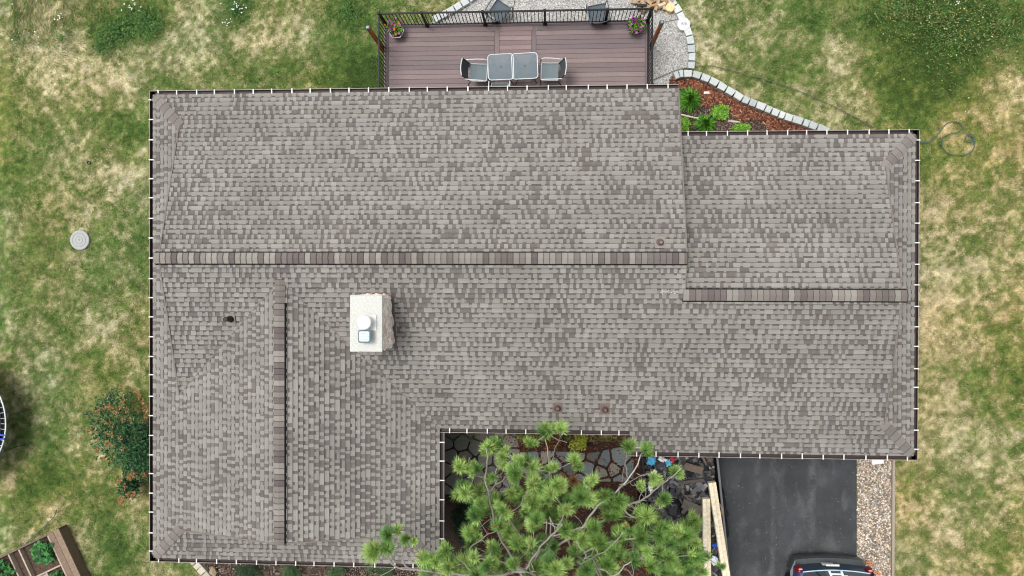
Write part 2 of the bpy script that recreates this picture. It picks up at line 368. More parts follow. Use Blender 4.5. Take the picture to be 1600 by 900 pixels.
def shingles(mb, polys, axis, e0, sgn, z0, seed):
    """axis 'y': rows run along x and climb in y from e0 by sgn; axis 'x' the other way round"""
    rd = random.Random(seed)
    for poly in polys:
        poly = ccw(poly); us = [p[0] if axis == 'y' else p[1] for p in poly]; vs = [sgn*((p[1] if axis == 'y' else p[0])-e0) for p in poly]
    U0 = min(min(p[0] if axis == 'y' else p[1] for p in q) for q in polys); U1 = max(max(p[0] if axis == 'y' else p[1] for p in q) for q in polys)
    V0 = min(min(sgn*((p[1] if axis == 'y' else p[0])-e0) for p in q) for q in polys); V1 = max(max(sgn*((p[1] if axis == 'y' else p[0])-e0) for p in q) for q in polys)
    def put(u0, u1, v0, v1, l0, l1, vb, col, du=0):
        for q in polys:
            if axis == 'y': qq = [(u0+du, e0+sgn*v0), (u1-du, e0+sgn*v0), (u1, e0+sgn*v1), (u0, e0+sgn*v1)]
            else: qq = [(e0+sgn*v0, u0+du), (e0+sgn*v0, u1-du), (e0+sgn*v1, u1), (e0+sgn*v1, u0)]
            w = ccw(qq); cq = ccw(q)
            for i in range(len(cq)):
                a, b = cq[i], cq[(i+1) % len(cq)]
                w = clip(w, a[0], a[1], -(b[1]-a[1]), b[0]-a[0])
                if len(w) < 3: break
            if len(w) >= 3 and area(w) > 1e-6:
                pts = []
                for p in w:
                    v = sgn*((p[1] if axis == 'y' else p[0])-e0); f = (v-vb)/EXP
                    pts.append((p[0], p[1], z0+P*v+l0+(l1-l0)*f))
                mb.face(pts, col)
    r0 = math.floor(V0/EXP+1e-6); r1 = math.ceil(V1/EXP)
    for r in range(r0, r1):
        vb = r*EXP; u = U0-rd.uniform(0, .4); wav = rd.uniform(-.003, .003); ps = seed*7.7
        def zone(u):      # the colour blend of the shingle: above 0 light, below 0 dark
            return mn.noise(Vector((u*1.7, vb*3.4, ps)))*.42+mn.noise(Vector((u*4.1, vb*7.5, ps+5)))*.42+mn.noise(Vector((u*.5, vb*.6, ps+9)))*.14+rd.uniform(-.24, .24)+.04
        while u < U1:
            light = zone(u+.05) > .0; kk = rd.uniform(.95, 1.05)
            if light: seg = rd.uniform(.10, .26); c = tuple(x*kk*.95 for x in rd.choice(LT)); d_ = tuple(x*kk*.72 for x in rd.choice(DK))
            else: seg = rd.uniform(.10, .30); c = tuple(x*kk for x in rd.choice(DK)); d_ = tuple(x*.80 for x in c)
            put(u, u+seg, vb-.004, vb+EXP*.56, .013, .001, vb, c); put(u, u+seg, vb+EXP*.56, vb+EXP, .013, .001, vb, d_); u += seg  # slot tops darkened: printed shadow line plus shade under the course above
        u = U0-rd.uniform(0, .3)
        while u < U1:
            zz = zone(u)
            if zz > .2: w = rd.choice([.10,.13,.16,.2,.28]); gap = rd.choice([.07,.08,.095])
            elif zz > -.1: w = rd.choice([.08,.09,.105,.13]); gap = rd.choice([.07,.08,.09,.11])
            else: w = rd.choice([.065,.075,.085]); gap = rd.choice([.085,.10,.12,.17,.24])
            kk = rd.uniform(.97, 1.04); c = tuple(x*kk for x in rd.choice(LT))
            if zz < -.25 and rd.random() < .3: c = tuple(x*1.06 for x in rd.choice(DK))
            put(u, u+w, vb-.005+wav, vb+EXP*.30, .026, .013, vb, tuple(x*1.07 for x in c), .004)  # lower edge lightened in its colour, as if lit
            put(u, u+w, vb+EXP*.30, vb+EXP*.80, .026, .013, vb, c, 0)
            put(u, u+w, vb+EXP*.80, vb+EXP, .026, .013, vb, tuple(x*.58 for x in c), 0)  # top band coloured dark as shade from the course above
            u += w+gap
POLY = dict(
 north=([[(rXW,rYN),(XM,rYN),(XM,rYN-G),(rXW+G,rYN-G)], [(rXW+G,rYN-G),(XM,rYN-G),(XM,yR),(rXW+G,yR)]], 'y', rYN, -1, ZE),
 south=([[(rXW+G,yR),(rXW+G,rYMS+G),(xR,yA),(xR,yR)], [(xR,yR),(xR,yA),(rXV,rYMS),(rXNO,rYMS),(rXNO,yR)],
         [(rXNO,yR),(rXNO,rYGS),(XM,rYGS),(XM,yR)], [(XM,yGR),(XM,rYGS+G),(rXE-G,rYGS+G),(rXE-G,yGR)], [(XM,rYGS+G),(XM,rYGS),(rXE,rYGS),(rXE-G,rYGS+G)]], 'y', rYMS, 1, ZE),
 garage_north=([[(XM,rYGN),(rXE,rYGN),(rXE-G,rYGN-G),(XM,rYGN-G)], [(XM,rYGN-G),(rXE-G,rYGN-G),(rXE-G,yGR),(XM,yGR)]], 'y', rYGN, -1, ZG),
 west=([[(rXW,rYN),(rXW+G,rYN-G),(rXW+G,rYS+G),(rXW,rYS)], [(rXW+G,rYMS+G),(xR,yA),(xR,rYS+G),(rXW+G,rYS+G)]], 'x', rXW, 1, ZE),
 wing_east=([[(xR,yA),(rXV-G,rYMS+G),(rXV-G,rYS+G),(xR,rYS+G)], [(rXV-G,rYMS+G),(rXV,rYMS),(rXV,rYS),(rXV-G,rYS+G)]], 'x', rXV, -1, ZE),
 wing_south=([[(rXW,rYS),(rXV,rYS),(rXV-G,rYS+G),(rXW+G,rYS+G)]], 'y', rYS, 1, ZE),
 east=([[(rXE,rYGN),(rXE-G,rYGN-G),(rXE-G,rYGS+G),(rXE,rYGS)]], 'x', rXE, -1, ZG))
house = empty('house', (0, 0, 0), 'low grey-brown shingled house with long ridges seen from above', 'house')
HW = srgb(168,150,132); TRIM = srgb(62,52,50)
# roof deck with fascia
rb = MB(TRIM)
def zplane(pl, x, y):
    polys, ax, e0, sg, z0 = POLY[pl]; return z0+P*sg*((y if ax == 'y' else x)-e0)
for k, (polys, ax, e0, sg, z0) in POLY.items():
    for q in polys: rb.face([(x, y, zplane(k, x, y)-.012) for x, y in ccw(q)])
def vwall(mb, pts2, zt, zb, col=None):
    for i in range(len(pts2)-1):
        a, b = pts2[i], pts2[i+1]; mb.face([(a[0],a[1],zb(*a)), (b[0],b[1],zb(*b)), (b[0],b[1],zt(*b)), (a[0],a[1],zt(*a))], col)
# gables above the skirts, rake edges and the step between the two ridges
vwall(rb, [(rXW+G+.002,rYN-G),(rXW+G+.002,yR),(rXW+G+.002,rYMS+G)], lambda x, y: (zplane('north',x,y) if y >= yR-1e-6 else zplane('south',x,y))-.01, lambda x, y: ZE+P*G-.03)
vwall(rb, [(rXE-G-.002,rYGN-G),(rXE-G-.002,yGR),(rXE-G-.002,rYGS+G)], lambda x, y: (zplane('garage_north',x,y) if y >= yGR-1e-6 else zplane('south',x,y))-.01, lambda x, y: ZG+P*G-.03)
vwall(rb, [(rXW+G,rYS+G+.002),(xR,rYS+G+.002),(rXV-G,rYS+G+.002)], lambda x, y: (zplane('west',x,y) if x <= xR+1e-6 else zplane('wing_east',x,y))-.01, lambda x, y: ZE+P*G-.03)
vwall(rb, [(XM,rYN),(XM,yR),(XM,yGR)], lambda x, y: (zplane('north',x,y) if y >= yR-1e-6 else zplane('south',x,y))-.004, lambda x, y: (zplane('garage_north',x,y) if y <= rYGN else ZG)-.05, srgb(90,84,82))
# fascia boards all round
OUT = [(rXW,rYN,ZE),(XM,rYN,ZE),(XM,rYGN,ZG),(rXE,rYGN,ZG),(rXE,rYGS,ZG),(rXNO,rYGS,ZG),(rXNO,rYMS,ZE),(rXV,rYMS,ZE),(rXV,rYS,ZE),(rXW,rYS,ZE)]
for i in range(len(OUT)):
    a, b = OUT[i], OUT[(i+1) % len(OUT)]; z = min(a[2], b[2])
    rb.face([(a[0],a[1],z-.2),(b[0],b[1],z-.2),(b[0],b[1],max(a[2],b[2])+.0),(a[0],a[1],max(a[2],b[2])+.0)])
rb.face([(x, y, ZG-.19) for x, y, z in OUT], srgb(140,128,116))      # soffit
roof = rb.build('roof', M['metal'], house)
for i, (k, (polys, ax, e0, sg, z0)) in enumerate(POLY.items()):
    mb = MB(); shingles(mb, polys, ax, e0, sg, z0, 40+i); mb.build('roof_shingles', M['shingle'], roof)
# drip edge and woven valleys
vb = MB(srgb(118,111,106))
def strip(mb, p, q, w, lift, col=None):
    p, q = Vector(p), Vector(q); d = (q-p); n = Vector((-d.y, d.x, 0)).normalized()*w
    mb.face([p-n+Vector((0,0,lift)), q-n+Vector((0,0,lift)), q+n+Vector((0,0,lift)), p+n+Vector((0,0,lift))], col)
strip(vb, (rXW+G, rYMS+G, ZE+P*G), (xR, yA, ZWR), .012, .026); strip(vb, (xR, yA, ZWR), (rXV, rYMS, ZE), .012, .026)
vb.build('valley_flashing', M['shingle'], roof)
RKC = srgb(120,112,107)
class RK:
    def bar(s, *a): m = MB(RKC); m.bar(*a); m.build('rake_trim', M['shingle'], roof)
rk = RK()
for x, q in ((rXW+G, 1), (rXE-G, -1)):
    pa = [(x, rYN-G, ZE+P*G), (x, yR, ZR), (x, rYMS+G, ZE+P*G)] if q == 1 else [(x, rYGN-G, ZG+P*G), (x, yGR, ZGR), (x, rYGS+G, ZG+P*G)]
    for i in range(2): rk.bar(Vector(pa[i])+Vector((-.012*q,0,-.005)), Vector(pa[i+1])+Vector((-.012*q,0,-.005)), .03, .07)
rk.bar((rXW+G, rYS+G-.012, ZE+P*G), (xR, rYS+G-.012, ZWR), .03, .07); rk.bar((xR, rYS+G-.012, ZWR), (rXV-G, rYS+G-.012, ZE+P*G), .03, .07)
rk.bar((XM+.012, rYN, ZE-.01), (XM+.012, yR, ZR-.01), .03, .08)
rk.bar((XM+.012, yR, ZR-.01), (XM+.012, yGR, ZGR+.0), .02, .05)
# ridge vents with their cap shingles
CAPC = [srgb(126,121,115), srgb(110,103,99), srgb(132,128,121), srgb(96,88,86), srgb(118,112,107), srgb(136,132,125), srgb(113,106,103), srgb(102,94,91)]
def ridge(p, q, hw=.13, vent=.05, step=.142, slope=P, seed=1, name='ridge_cap'):
    rd = random.Random(seed); p, q = Vector(p), Vector(q); d = q-p; L_ = d.length; d.normalize(); n = Vector((-d.y, d.x, 0)).normalized()
    body = MB(srgb(30,28,28))
    if vent:
        for s_ in (1, -1):
            o = n*s_
            a0, a1 = p+o*(hw+.036)+Vector((0,0,-slope*(hw+.018)+.0)), q+o*(hw+.036)+Vector((0,0,-slope*(hw+.018)+.0))
            b0, b1 = p+o*(hw+.006)+Vector((0,0,-slope*hw+.02+vent)), q+o*(hw+.006)+Vector((0,0,-slope*hw+.02+vent))
            body.face([a0, a1, b1, b0]); body.face([b0, b1, q+Vector((0,0,.02+vent)), p+Vector((0,0,.02+vent))])
        for e, w in ((p, -1), (q, 1)):
            body.face([e+n*(hw+.036)+Vector((0,0,-slope*hw)), e+n*hw+Vector((0,0,.02+vent-slope*hw)), e+Vector((0,0,.02+vent)), e-n*hw+Vector((0,0,.02+vent-slope*hw)), e-n*(hw+.036)+Vector((0,0,-slope*hw))])
    caps = MB(); t = 0
    while t < L_-.01:
        e = min(L_, t+step+.012); kk = rd.uniform(.94,1.06); c = tuple(x*kk for x in (rd.choice(CAPC) if vent else rd.choice([srgb(122,116,111), srgb(128,122,117), srgb(114,108,104)])))
        zt0, zt1 = .028+vent, .038+vent
        a, b = p+d*t, p+d*e
        for s_ in (1, -1):
            o = n*s_*hw
            caps.face([a+Vector((0,0,zt0)), b+Vector((0,0,zt1)), b+o+Vector((0,0,zt1-slope*hw)), a+o+Vector((0,0,zt0-slope*hw))], c)
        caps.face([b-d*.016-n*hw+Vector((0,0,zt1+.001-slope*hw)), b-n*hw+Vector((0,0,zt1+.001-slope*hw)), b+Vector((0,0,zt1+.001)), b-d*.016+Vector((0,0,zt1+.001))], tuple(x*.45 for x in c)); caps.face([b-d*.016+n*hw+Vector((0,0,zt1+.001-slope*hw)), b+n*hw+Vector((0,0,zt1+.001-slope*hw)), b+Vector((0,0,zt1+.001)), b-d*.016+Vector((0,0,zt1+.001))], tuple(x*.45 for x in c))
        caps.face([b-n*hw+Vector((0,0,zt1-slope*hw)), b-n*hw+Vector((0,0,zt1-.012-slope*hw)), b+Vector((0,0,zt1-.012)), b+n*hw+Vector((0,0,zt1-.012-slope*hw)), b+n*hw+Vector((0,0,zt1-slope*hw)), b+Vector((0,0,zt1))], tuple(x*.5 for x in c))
        t += step
    o = caps.build(name, M['shingle'], roof)
    if vent: body.build('ridge_vent', M['rubber'], roof)
    return o
ridge((rXW+G-.11, yR, ZR), (XM+.02, yR, ZR), seed=2); ridge((XM-.04, yGR, ZGR+.01), (rXE-G+.11, yGR, ZGR), seed=3)
ridge((xR, rYS+G-.02, ZWR), (xR, yA-.55, ZWR), seed=4); ridge((xR, yA-.55, ZWR), (xR, yA+.02, ZWR), vent=0, seed=5)
for (x, y, sx, sy, z) in ((rXW,rYN,1,-1,ZE),(rXE,rYGN,-1,-1,ZG),(rXE,rYGS,-1,1,ZG),(rXW,rYS,1,1,ZE),(rXV,rYS,-1,1,ZE)):
    ridge((x+sx*(G+.03), y+sy*(G+.03), z+P*(G+.03)), (x+sx*.04, y+sy*.04, z+P*.04), .125, 0, .2, P*.7, seed=int(abs(x*9)), name='hip_cap')
# gutters, one for each eave, each with its hangers
hm = MB(srgb(215,214,210)); hm.box((0,0,0), (GUT+.035, .026, .012)); hmesh = None
def gutter(p, q, inw, z):
    """p->q runs along the outer edge; inw is the unit vector to the roof"""
    global hmesh
    p, q, inw = Vector((*p, z)), Vector((*q, z)), Vector((*inw, 0)); mb = MB(srgb(66,55,53)); T = .012
    i = inw; dn = Vector((0,0,-1))
    A = [p, q]
    mb.face([p+i*T, q+i*T, q+i*T+dn*.09, p+i*T+dn*.09]); mb.face([p+i*T+dn*.09, q+i*T+dn*.09, q+i*GUT+dn*.09, p+i*GUT+dn*.09], srgb(62,52,50))
    mb.face([p, q, q+i*T, p+i*T], srgb(150,143,140)); mb.face([p, p+dn*.12, q+dn*.12, q], srgb(88,76,72)); mb.face([p+dn*.12, q+dn*.12, q+i*GUT+dn*.12, p+i*GUT+dn*.12], srgb(88,76,72))
    go = mb.build('gutter', M['metal'], house)
    L_ = (q-p).length; n = max(1, round(L_/.50)); d = (q-p).normalized(); rz = math.atan2(i.y, i.x)
    for k in range(n):
        t = min(L_-.08, max(.1, L_*(k+.5)/n+random.uniform(-.03, .03)))
        if hmesh is None: hmesh = hm.build('gutter_hanger', M['plastic'], None, (0,0,0)); h = hmesh
        else: h = hmesh.copy(); COL.objects.link(h)
        h.parent = go; h.location = p+d*t+i*(GUT/2+.008)+Vector((0,0,.008)); h.rotation_euler.z = rz
gutter((XW,YN),(XM+.02,YN),(0,-1),ZE); gutter((XM+.02,YGN),(XE,YGN),(0,-1),ZG); gutter((XE,YGN),(XE,YGS),(-1,0),ZG); gutter((XNO-.06,YGS),(XE,YGS),(0,1),ZG)
gutter((XV-GUT,YMS),(XNO,YMS),(0,1),ZE); gutter((XV,YMS-0.0),(XV,YS),(-1,0),ZE); gutter((XW,YS),(XV,YS),(0,1),ZE); gutter((XW,YN),(XW,YS),(1,0),ZE)
# walls with windows and doors
I = .55
wp = [(XW+I,YN-I),(XM-I,YN-I),(XM-I,YGN-I),(XE-I,YGN-I),(XE-I,YGS+I),(XNO+I,YGS+I),(XNO+I,YMS+I),(XV-I,YMS+I),(XV-I,YS+I),(XW+I,YS+I)]
wb = MB(HW)
for i in range(len(wp)):
    a, b = Vector(wp[i]), Vector(wp[(i+1) % len(wp)]); 
    n = int((ZG-.2)/.18)
    for k in range(n+1):           # lapped siding
        z0, z1 = k*.18, min(ZG-.19, (k+1)*.18); nv = (b-a).normalized(); o = Vector((-nv.y, nv.x))*.015
        wb.face([(a.x+o.x,a.y+o.y,z0),(b.x+o.x,b.y+o.y,z0),(b.x,b.y,z1),(a.x,a.y,z1)])
wb.build('wall', M['wall'], house)
def opening(x, y, nrm, w, z0, z1, name='window'):
    n = Vector((*nrm, 0)); t = Vector((-n.y, n.x, 0)); c = Vector((x, y, 0))+n*.03
    fb = MB(srgb(225,222,215)); 
    for s_ in (-1, 1): fb.bar(c+t*s_*w/2+Vector((0,0,z0)), c+t*s_*w/2+Vector((0,0,z1)), .07, .05, up=n)
    for z in (z0, z1): fb.bar(c-t*(w/2+.035)+Vector((0,0,z)), c+t*(w/2+.035)+Vector((0,0,z)), .05, .07)
    o = fb.build(name, M['wall'], house); pb = MB(srgb(120,90,70))
    cc = c-n*.008
    pb.face([cc-t*w/2+Vector((0,0,z0)), cc+t*w/2+Vector((0,0,z0)), cc+t*w/2+Vector((0,0,z1)), cc-t*w/2+Vector((0,0,z1))])
    pb.build('pane' if name == 'window' else 'leaf', M['glass'] if name == 'window' else M['wood'], o)
for x in (-8.2, -5.9, 1.4): opening(x, YN-I, (0,1), 1.3, .95, 2.1)
opening(-1, YN-I, (0,1), 2.2, .5, 2.55)
for y in (3, .2, -4.2): opening(XW+I, y, (-1,0), 1.1, .95, 2.1)
for y in (2, -2): opening(XE-I, y, (1,0), 1.0, 1.1, 2.1)
opening(XV-I, -5.4, (1,0), 1.3, .9, 2.1); opening(-.2, YMS+I, (0,-1), 1.0, .02, 2.1, 'door'); opening(1.5, YMS+I, (0,-1), .9, .9, 2.1); opening(-6.5, YS+I, (0,-1), 1.8, .8, 2.1)
opening(6.4, YGS+I, (0,-1), 4.6, .02, 2.2, 'garage_door')

def rz_(x, y):
    for k, (polys, *_ ) in POLY.items():
        for q in polys:
            q = ccw(q)
            if all((q[(i+1) % len(q)][0]-q[i][0])*(y-q[i][1])-(q[(i+1) % len(q)][1]-q[i][1])*(x-q[i][0]) >= -1e-6 for i in range(len(q))): return zplane(k, x, y)
    return ZE
# chimney
cz = 4.9; c0, c1 = at(546.7, 461.1, cz), at(597.2, 550, cz)
cxm, cym, cw, cl = (c0.x+c1.x)/2, (c0.y+c1.y)/2, c1.x-c0.x, c0.y-c1.y
cb = MB(srgb(165,150,138)); cb.box((cxm, cym, 4.05), (cw-.16, cl-.16, 1.5))
rd = random.Random(5); ROCKC = [srgb(232,218,206), srgb(220,208,200), srgb(238,228,218), srgb(206,184,172), srgb(228,210,200)]
for sx, sy in ((1,0),(-1,0),(0,1),(0,-1)):
    half = (cl if sx else cw)/2-.07
    z = 3.6
    while z < 4.70:
        h = min(rd.uniform(.09, .16), 4.79-z); u = -half
        while u < half-.02:
            w = min(rd.uniform(.12, .3), half-u+.02)
            c = (cxm+sx*(cw/2-.08)+(0 if sx else u+w/2), cym+sy*(cl/2-.08)+(0 if sy else u+w/2), z+h/2)
            d_ = rd.uniform(.10, .15); cb.rock(c, (d_*1.5 if sx else w*1.25, w*1.25 if sx else d_*1.5, h*1.2), rd.randint(0, 4)*0+rd.uniform(0,.05), jit(rd.choice(ROCKC)), 2); u += w
        z += h
chim = cb.build('chimney', M['stone'], roof)
cp = MB(srgb(190,191,185)); cp.box((cxm, cym, cz-.04), (cw, cl, .08), ch=.012); cp.build('chimney_cap', M['concrete'], chim)
# the two flues count as sub-parts of the chimney's roof level
f1 = at(568, 504, 5.2); fl = MB(srgb(214,214,212)); fl.lathe((f1.x, f1.y, 4.9), [(.13,0),(.13,.2),(.165,.21),(.165,.25),(.15,.275),(.06,.30)], 28)
fl.box((f1.x+.05, f1.y-.02, 4.915), (.34, .34, .03)); fl.build('flue', M['metal'], chim)
f2 = at(569.5, 525.5, 5.1); fl = MB(srgb(110,128,138)); fl.box((f2.x, f2.y, 5.0), (.2,.2,.2)); fl.box((f2.x, f2.y, 5.115), (.29,.29,.03), ch=.03, col=srgb(138,158,168))
for k in range(-3, 4): fl.box((f2.x, f2.y+k*.035, 5.134), (.22,.008,.006), col=srgb(92,108,116))
fl.build('flue', M['alu'], chim)
for sx in (-1, 1):
    fl = MB(srgb(84,76,72)); fl.face([(cxm+sx*(cw/2-.02), cym-cl/2-.04, rz_(cxm, cym-cl/2-.04)+.034), (cxm+sx*(cw/2+.05), cym-cl/2-.04, rz_(cxm, cym-cl/2-.04)+.034), (cxm+sx*(cw/2+.05), cym+cl/2+.04, rz_(cxm, cym+cl/2+.04)+.034), (cxm+sx*(cw/2-.02), cym+cl/2+.04, rz_(cxm, cym+cl/2+.04)+.034)])
    fl.build('flashing', M['metal'], chim)
# plumbing vents
def onroof(px, py):
    z = 3.5
    for _ in range(5): p = at(px, py, z); z = rz_(p.x, p.y)
    return at(px, py, z)
for px, py, cp_, fc, hh in ((1031,379,srgb(112,98,94),srgb(132,124,118),.16),(871,637,srgb(98,80,76),srgb(112,96,91),.16),(945,639,srgb(98,80,76),srgb(112,96,91),.16),(361,498,srgb(38,38,38),srgb(132,120,115),.3)):
    p = onroof(px, py); vb_ = MB(fc); sg = 1 if py < 450 and px > 900 else -1
    rot = Matrix.Rotation(math.atan(P)*(1 if sg < 0 else -1), 3, 'X')
    vb_.box(p+Vector((0,0,.03)), (.24,.28,.012), rot)
    vo = vb_.build('roof_vent', M['metal'], roof)
    ap = MB(cp_); n = 20; q = p+Vector((0,-sg*-.02,.02))
    ap.lathe((p.x, p.y, p.z+.02), [(.095,0),(.085,.03),(.062,.07),(.055,hh)], n); ap.lathe((p.x, p.y, p.z+.02+hh), [(.055,0),(.042,.002),(.04,-.06)], n, col=(.008,.008,.008))
    ap.build('pipe', M['metal'], vo, smooth=False)

ck = MB(srgb(190,188,182)); rd = random.Random(77)
for k in range(16):
    p = onroof(1045+rd.uniform(-13,13), 456+rd.gauss(0,1.6)); r = rd.uniform(.008,.02); z = p.z+.034
    ck.face([(p.x+r*math.cos(t)*rd.uniform(.6,1.4), p.y+r*.7*math.sin(t), z) for t in (0,1.2,2.4,3.7,5)])
ck.build('chalk_mark', M['concrete'], roof)
# ------------------------------------------------------------------ surfaces around the house
def sheet(name, pts, z, mat, col=(.3,.3,.3)):
    mb = MB(col); mb.face([(p[0], p[1], z) for p in ccw([(q[0], q[1]) for q in pts])]); o = mb.build(name, mat, None, (0,0,0)); tag(o, kind='structure'); return o
HB = [(XW+I,YN-I),(XW+I,YS+I),(XV-I,YS+I),(XV-I,YMS+I),(XE-I,YMS+I),(XE-I,YGN-I),(XM-I,YGN-I),(XM-I,YN-I)]
def pw(l, z=0): return [tuple(at(a, b, z)[:2]) for a, b in l]
PATIO = pw([(640,-60),(682,27),(705,16),(728,2),(760,-25),(820,-45),(960,-40),(1030,-15),(1052,4),(1066,25),(1077,49),(1081,75),(1080,101),(1060,112),(1046,124),(1056,150),(1050,170),(880,200),(600,170),(640,100)])
PATIO = pw([(665,45),(682,27),(705,16),(728,2),(760,-25),(820,-45),(960,-40),(1030,-15),(1052,4),(1066,25),(1077,49),(1081,75),(1080,101),(1060,112),(1048,122),(1040,180),(1010,190),(660,190)])
BEDL = pw([(1048,122),(1058,114),(1076,113),(1100,119),(1126,136),(1150,151),(1178,163),(1210,176),(1240,187),(1270,198),(1300,206),(1300,225),(1040,225),(1040,150)])
COURT = [(XV-I,YMS+I+.2),(XNO+I,YMS+I+.2),(XNO+I,YGS+I),(3.0,YGS+I),(5.0,YGS-8),(XW+2.0,YGS-8),(-8.4,-8.6),(-9.1,YS+I),(XV-I,YS+I)]
tr_top = at(1122, 716, 0); DRW = [at(1118,716)[:2], at(1338,700)[:2], at(1338,1100)[:2], at(1155,1100)[:2]]
DRIVE = [tuple(at(1119,690)[:2]), tuple(at(1338,690)[:2]), tuple(at(1339,1300)[:2]), tuple(at(1175,1300)[:2]), tuple(at(1139,900)[:2]), tuple(at(1122,745)[:2])]
PEB = [tuple(at(1339,690)[:2]), tuple(at(1394,690)[:2]), tuple(at(1392,1300)[:2]), tuple(at(1340,1300)[:2])]
SBED = pw([(302,860),(318,880),(334,904),(352,930),(380,990),(700,1010),(1100,1300),(1160,1300),(1119,700),(984,690),(690,690),(690,800),(560,860)])
sheet('patio', PATIO, .0, M['agg'])
sheet('driveway', DRIVE, .012, M['asphalt']); sheet('gravel_strip', PEB, .0, M['soil'], srgb(120,108,92))
sheet('flower_bed_soil', BEDL, .002, M['soil'], srgb(74,56,46)); sheet('courtyard_soil', SBED, -.004, M['soil'], srgb(52,42,36))
# joints sawn in the patio
jb = MB(srgb(70,68,64))
for a, b in (((1034,35),(1068,29)),((800,30),(810,-40))): strip(jb, at(*a, .003), at(*b, .003), .009, 0)
tag(jb.build('patio_joint', M['concrete'], None, (0,0,0)), kind='structure')

def inside(poly, X, Y):
    X = np.asarray(X); Y = np.asarray(Y); r = np.zeros(X.shape, bool); n = len(poly)
    for i in range(n):
        x1, y1 = poly[i]; x2, y2 = poly[(i+1) % n]
        if y1 == y2: continue
        c = ((y1 > Y) != (y2 > Y)) & (X < (x2-x1)*(Y-y1)/(y2-y1)+x1); r ^= c
    return r
DECKP = None
GB = None
EXCL = [HB, PATIO, BEDL, SBED, DRIVE, PEB]

# grass blades over the lawn
NB = 420000
bx_ = rng.uniform(-16.5, 14.3, NB); by_ = rng.uniform(-9.0, 8.9, NB)
keep = np.ones(NB, bool)
for e in EXCL: keep &= ~inside(e, bx_, by_)
RB = [tuple(at(a, b)[:2]) for a, b in ((91,826),(0,870),(-60,900),(20,990),(150,930))]
keep &= ~inside(RB, bx_, by_)
lc, ld = lawn(bx_, by_); keep &= rng.random(NB) > np.clip((ld-.6)*1.3, 0, .65)
bx_, by_, lc, ld = bx_[keep], by_[keep], lc[keep], ld[keep]; n = len(bx_)
pc = at(40, 25); tl = np.exp(-((bx_-pc.x)**2/4.5+(by_-pc.y)**2/1.1)); pc = at(1520, 30); t2 = np.exp(-((bx_-pc.x)**2/7+(by_-pc.y)**2/1.2))
tall = 1+.8*np.clip(vnoise(bx_, by_, 2.2, 31)-.4, 0, 1)*(by_ > 5.6)+2.2*tl+1.0*t2
th = rng.uniform(0, 2*np.pi, n)*(1-.8*np.clip(tl*1.3,0,1))-.5*tl+2*vnoise(bx_, by_, .5, 33); ln = rng.uniform(.03, .085, n)*tall; w = rng.uniform(.007, .015, n); hz = rng.uniform(.015, .055, n)*tall*(1.15-.6*np.clip(ld, 0, 1))
rx, ry = np.cos(th), np.sin(th); z0 = .03*(vnoise(bx_, by_, 1.2, 21)-.5)-.035
V = np.empty((n, 3, 3)); V[:,0] = np.stack([bx_-ry*w, by_+rx*w, z0], 1); V[:,1] = np.stack([bx_+ry*w, by_-rx*w, z0], 1); V[:,2] = np.stack([bx_+rx*ln, by_+ry*ln, z0+hz], 1)
dj = np.clip(.02+ld+rng.normal(0,.16,n)+.5*(vnoise(bx_, by_, .055, 51)-.5),-.35,1.15); lc = .2*lc+.8*np.stack([np.interp(dj, STOPS, CC[:, i]) for i in range(3)], -1)
cj = lc*rng.uniform(.65, 1.5, (n,1))*(1+rng.uniform(-.08, .08, (n,3)))
gr = nparr('grass', V.reshape(-1,3), np.arange(3*n).reshape(-1,3), cj, M['grass'], 'stuff'); tag(gr, 'patchy lawn grass, green and straw dry, around the house', 'grass')

# ------------------------------------------------------------------ scatter of small pieces: bark, pebbles
def chips(name, poly, n, L0, L1, cols, mat, label, cat, z=.01, flat=.3, extra=None):
    X = [p[0] for p in poly]; Y = [p[1] for p in poly]
    x = rng.uniform(min(X), max(X), n*3); y = rng.uniform(max(min(Y), -9.6), max(Y), n*3); k = inside(poly, x, y)
    if extra is not None: k &= extra(x, y)
    x, y = x[k][:n], y[k][:n]; n = len(x)
    a = rng.uniform(0, np.pi*2, n); l = rng.uniform(L0, L1, n); w = l*rng.uniform(.25, .6, n); tz = rng.uniform(-flat, flat, (n,2)); h = rng.uniform(0, .03, n)
    c, s_ = np.cos(a), np.sin(a); V = np.empty((n,4,3))
    for i, (u, v) in enumerate(((-.5,-.5),(.5,-.35),(.45,.5),(-.5,.4))):
        du, dv = u*l, v*w; V[:,i,0] = x+du*c-dv*s_; V[:,i,1] = y+du*s_+dv*c; V[:,i,2] = z+h+du*tz[:,0]+dv*tz[:,1]+.5*flat*l
    cc = np.array(cols)[rng.integers(0, len(cols), n)]*rng.uniform(.45, 1.4, (n,1))
    o = nparr(name, V.reshape(-1,3), np.arange(4*n).reshape(-1,4), cc, mat, 'stuff', 4); tag(o, label, cat); return o
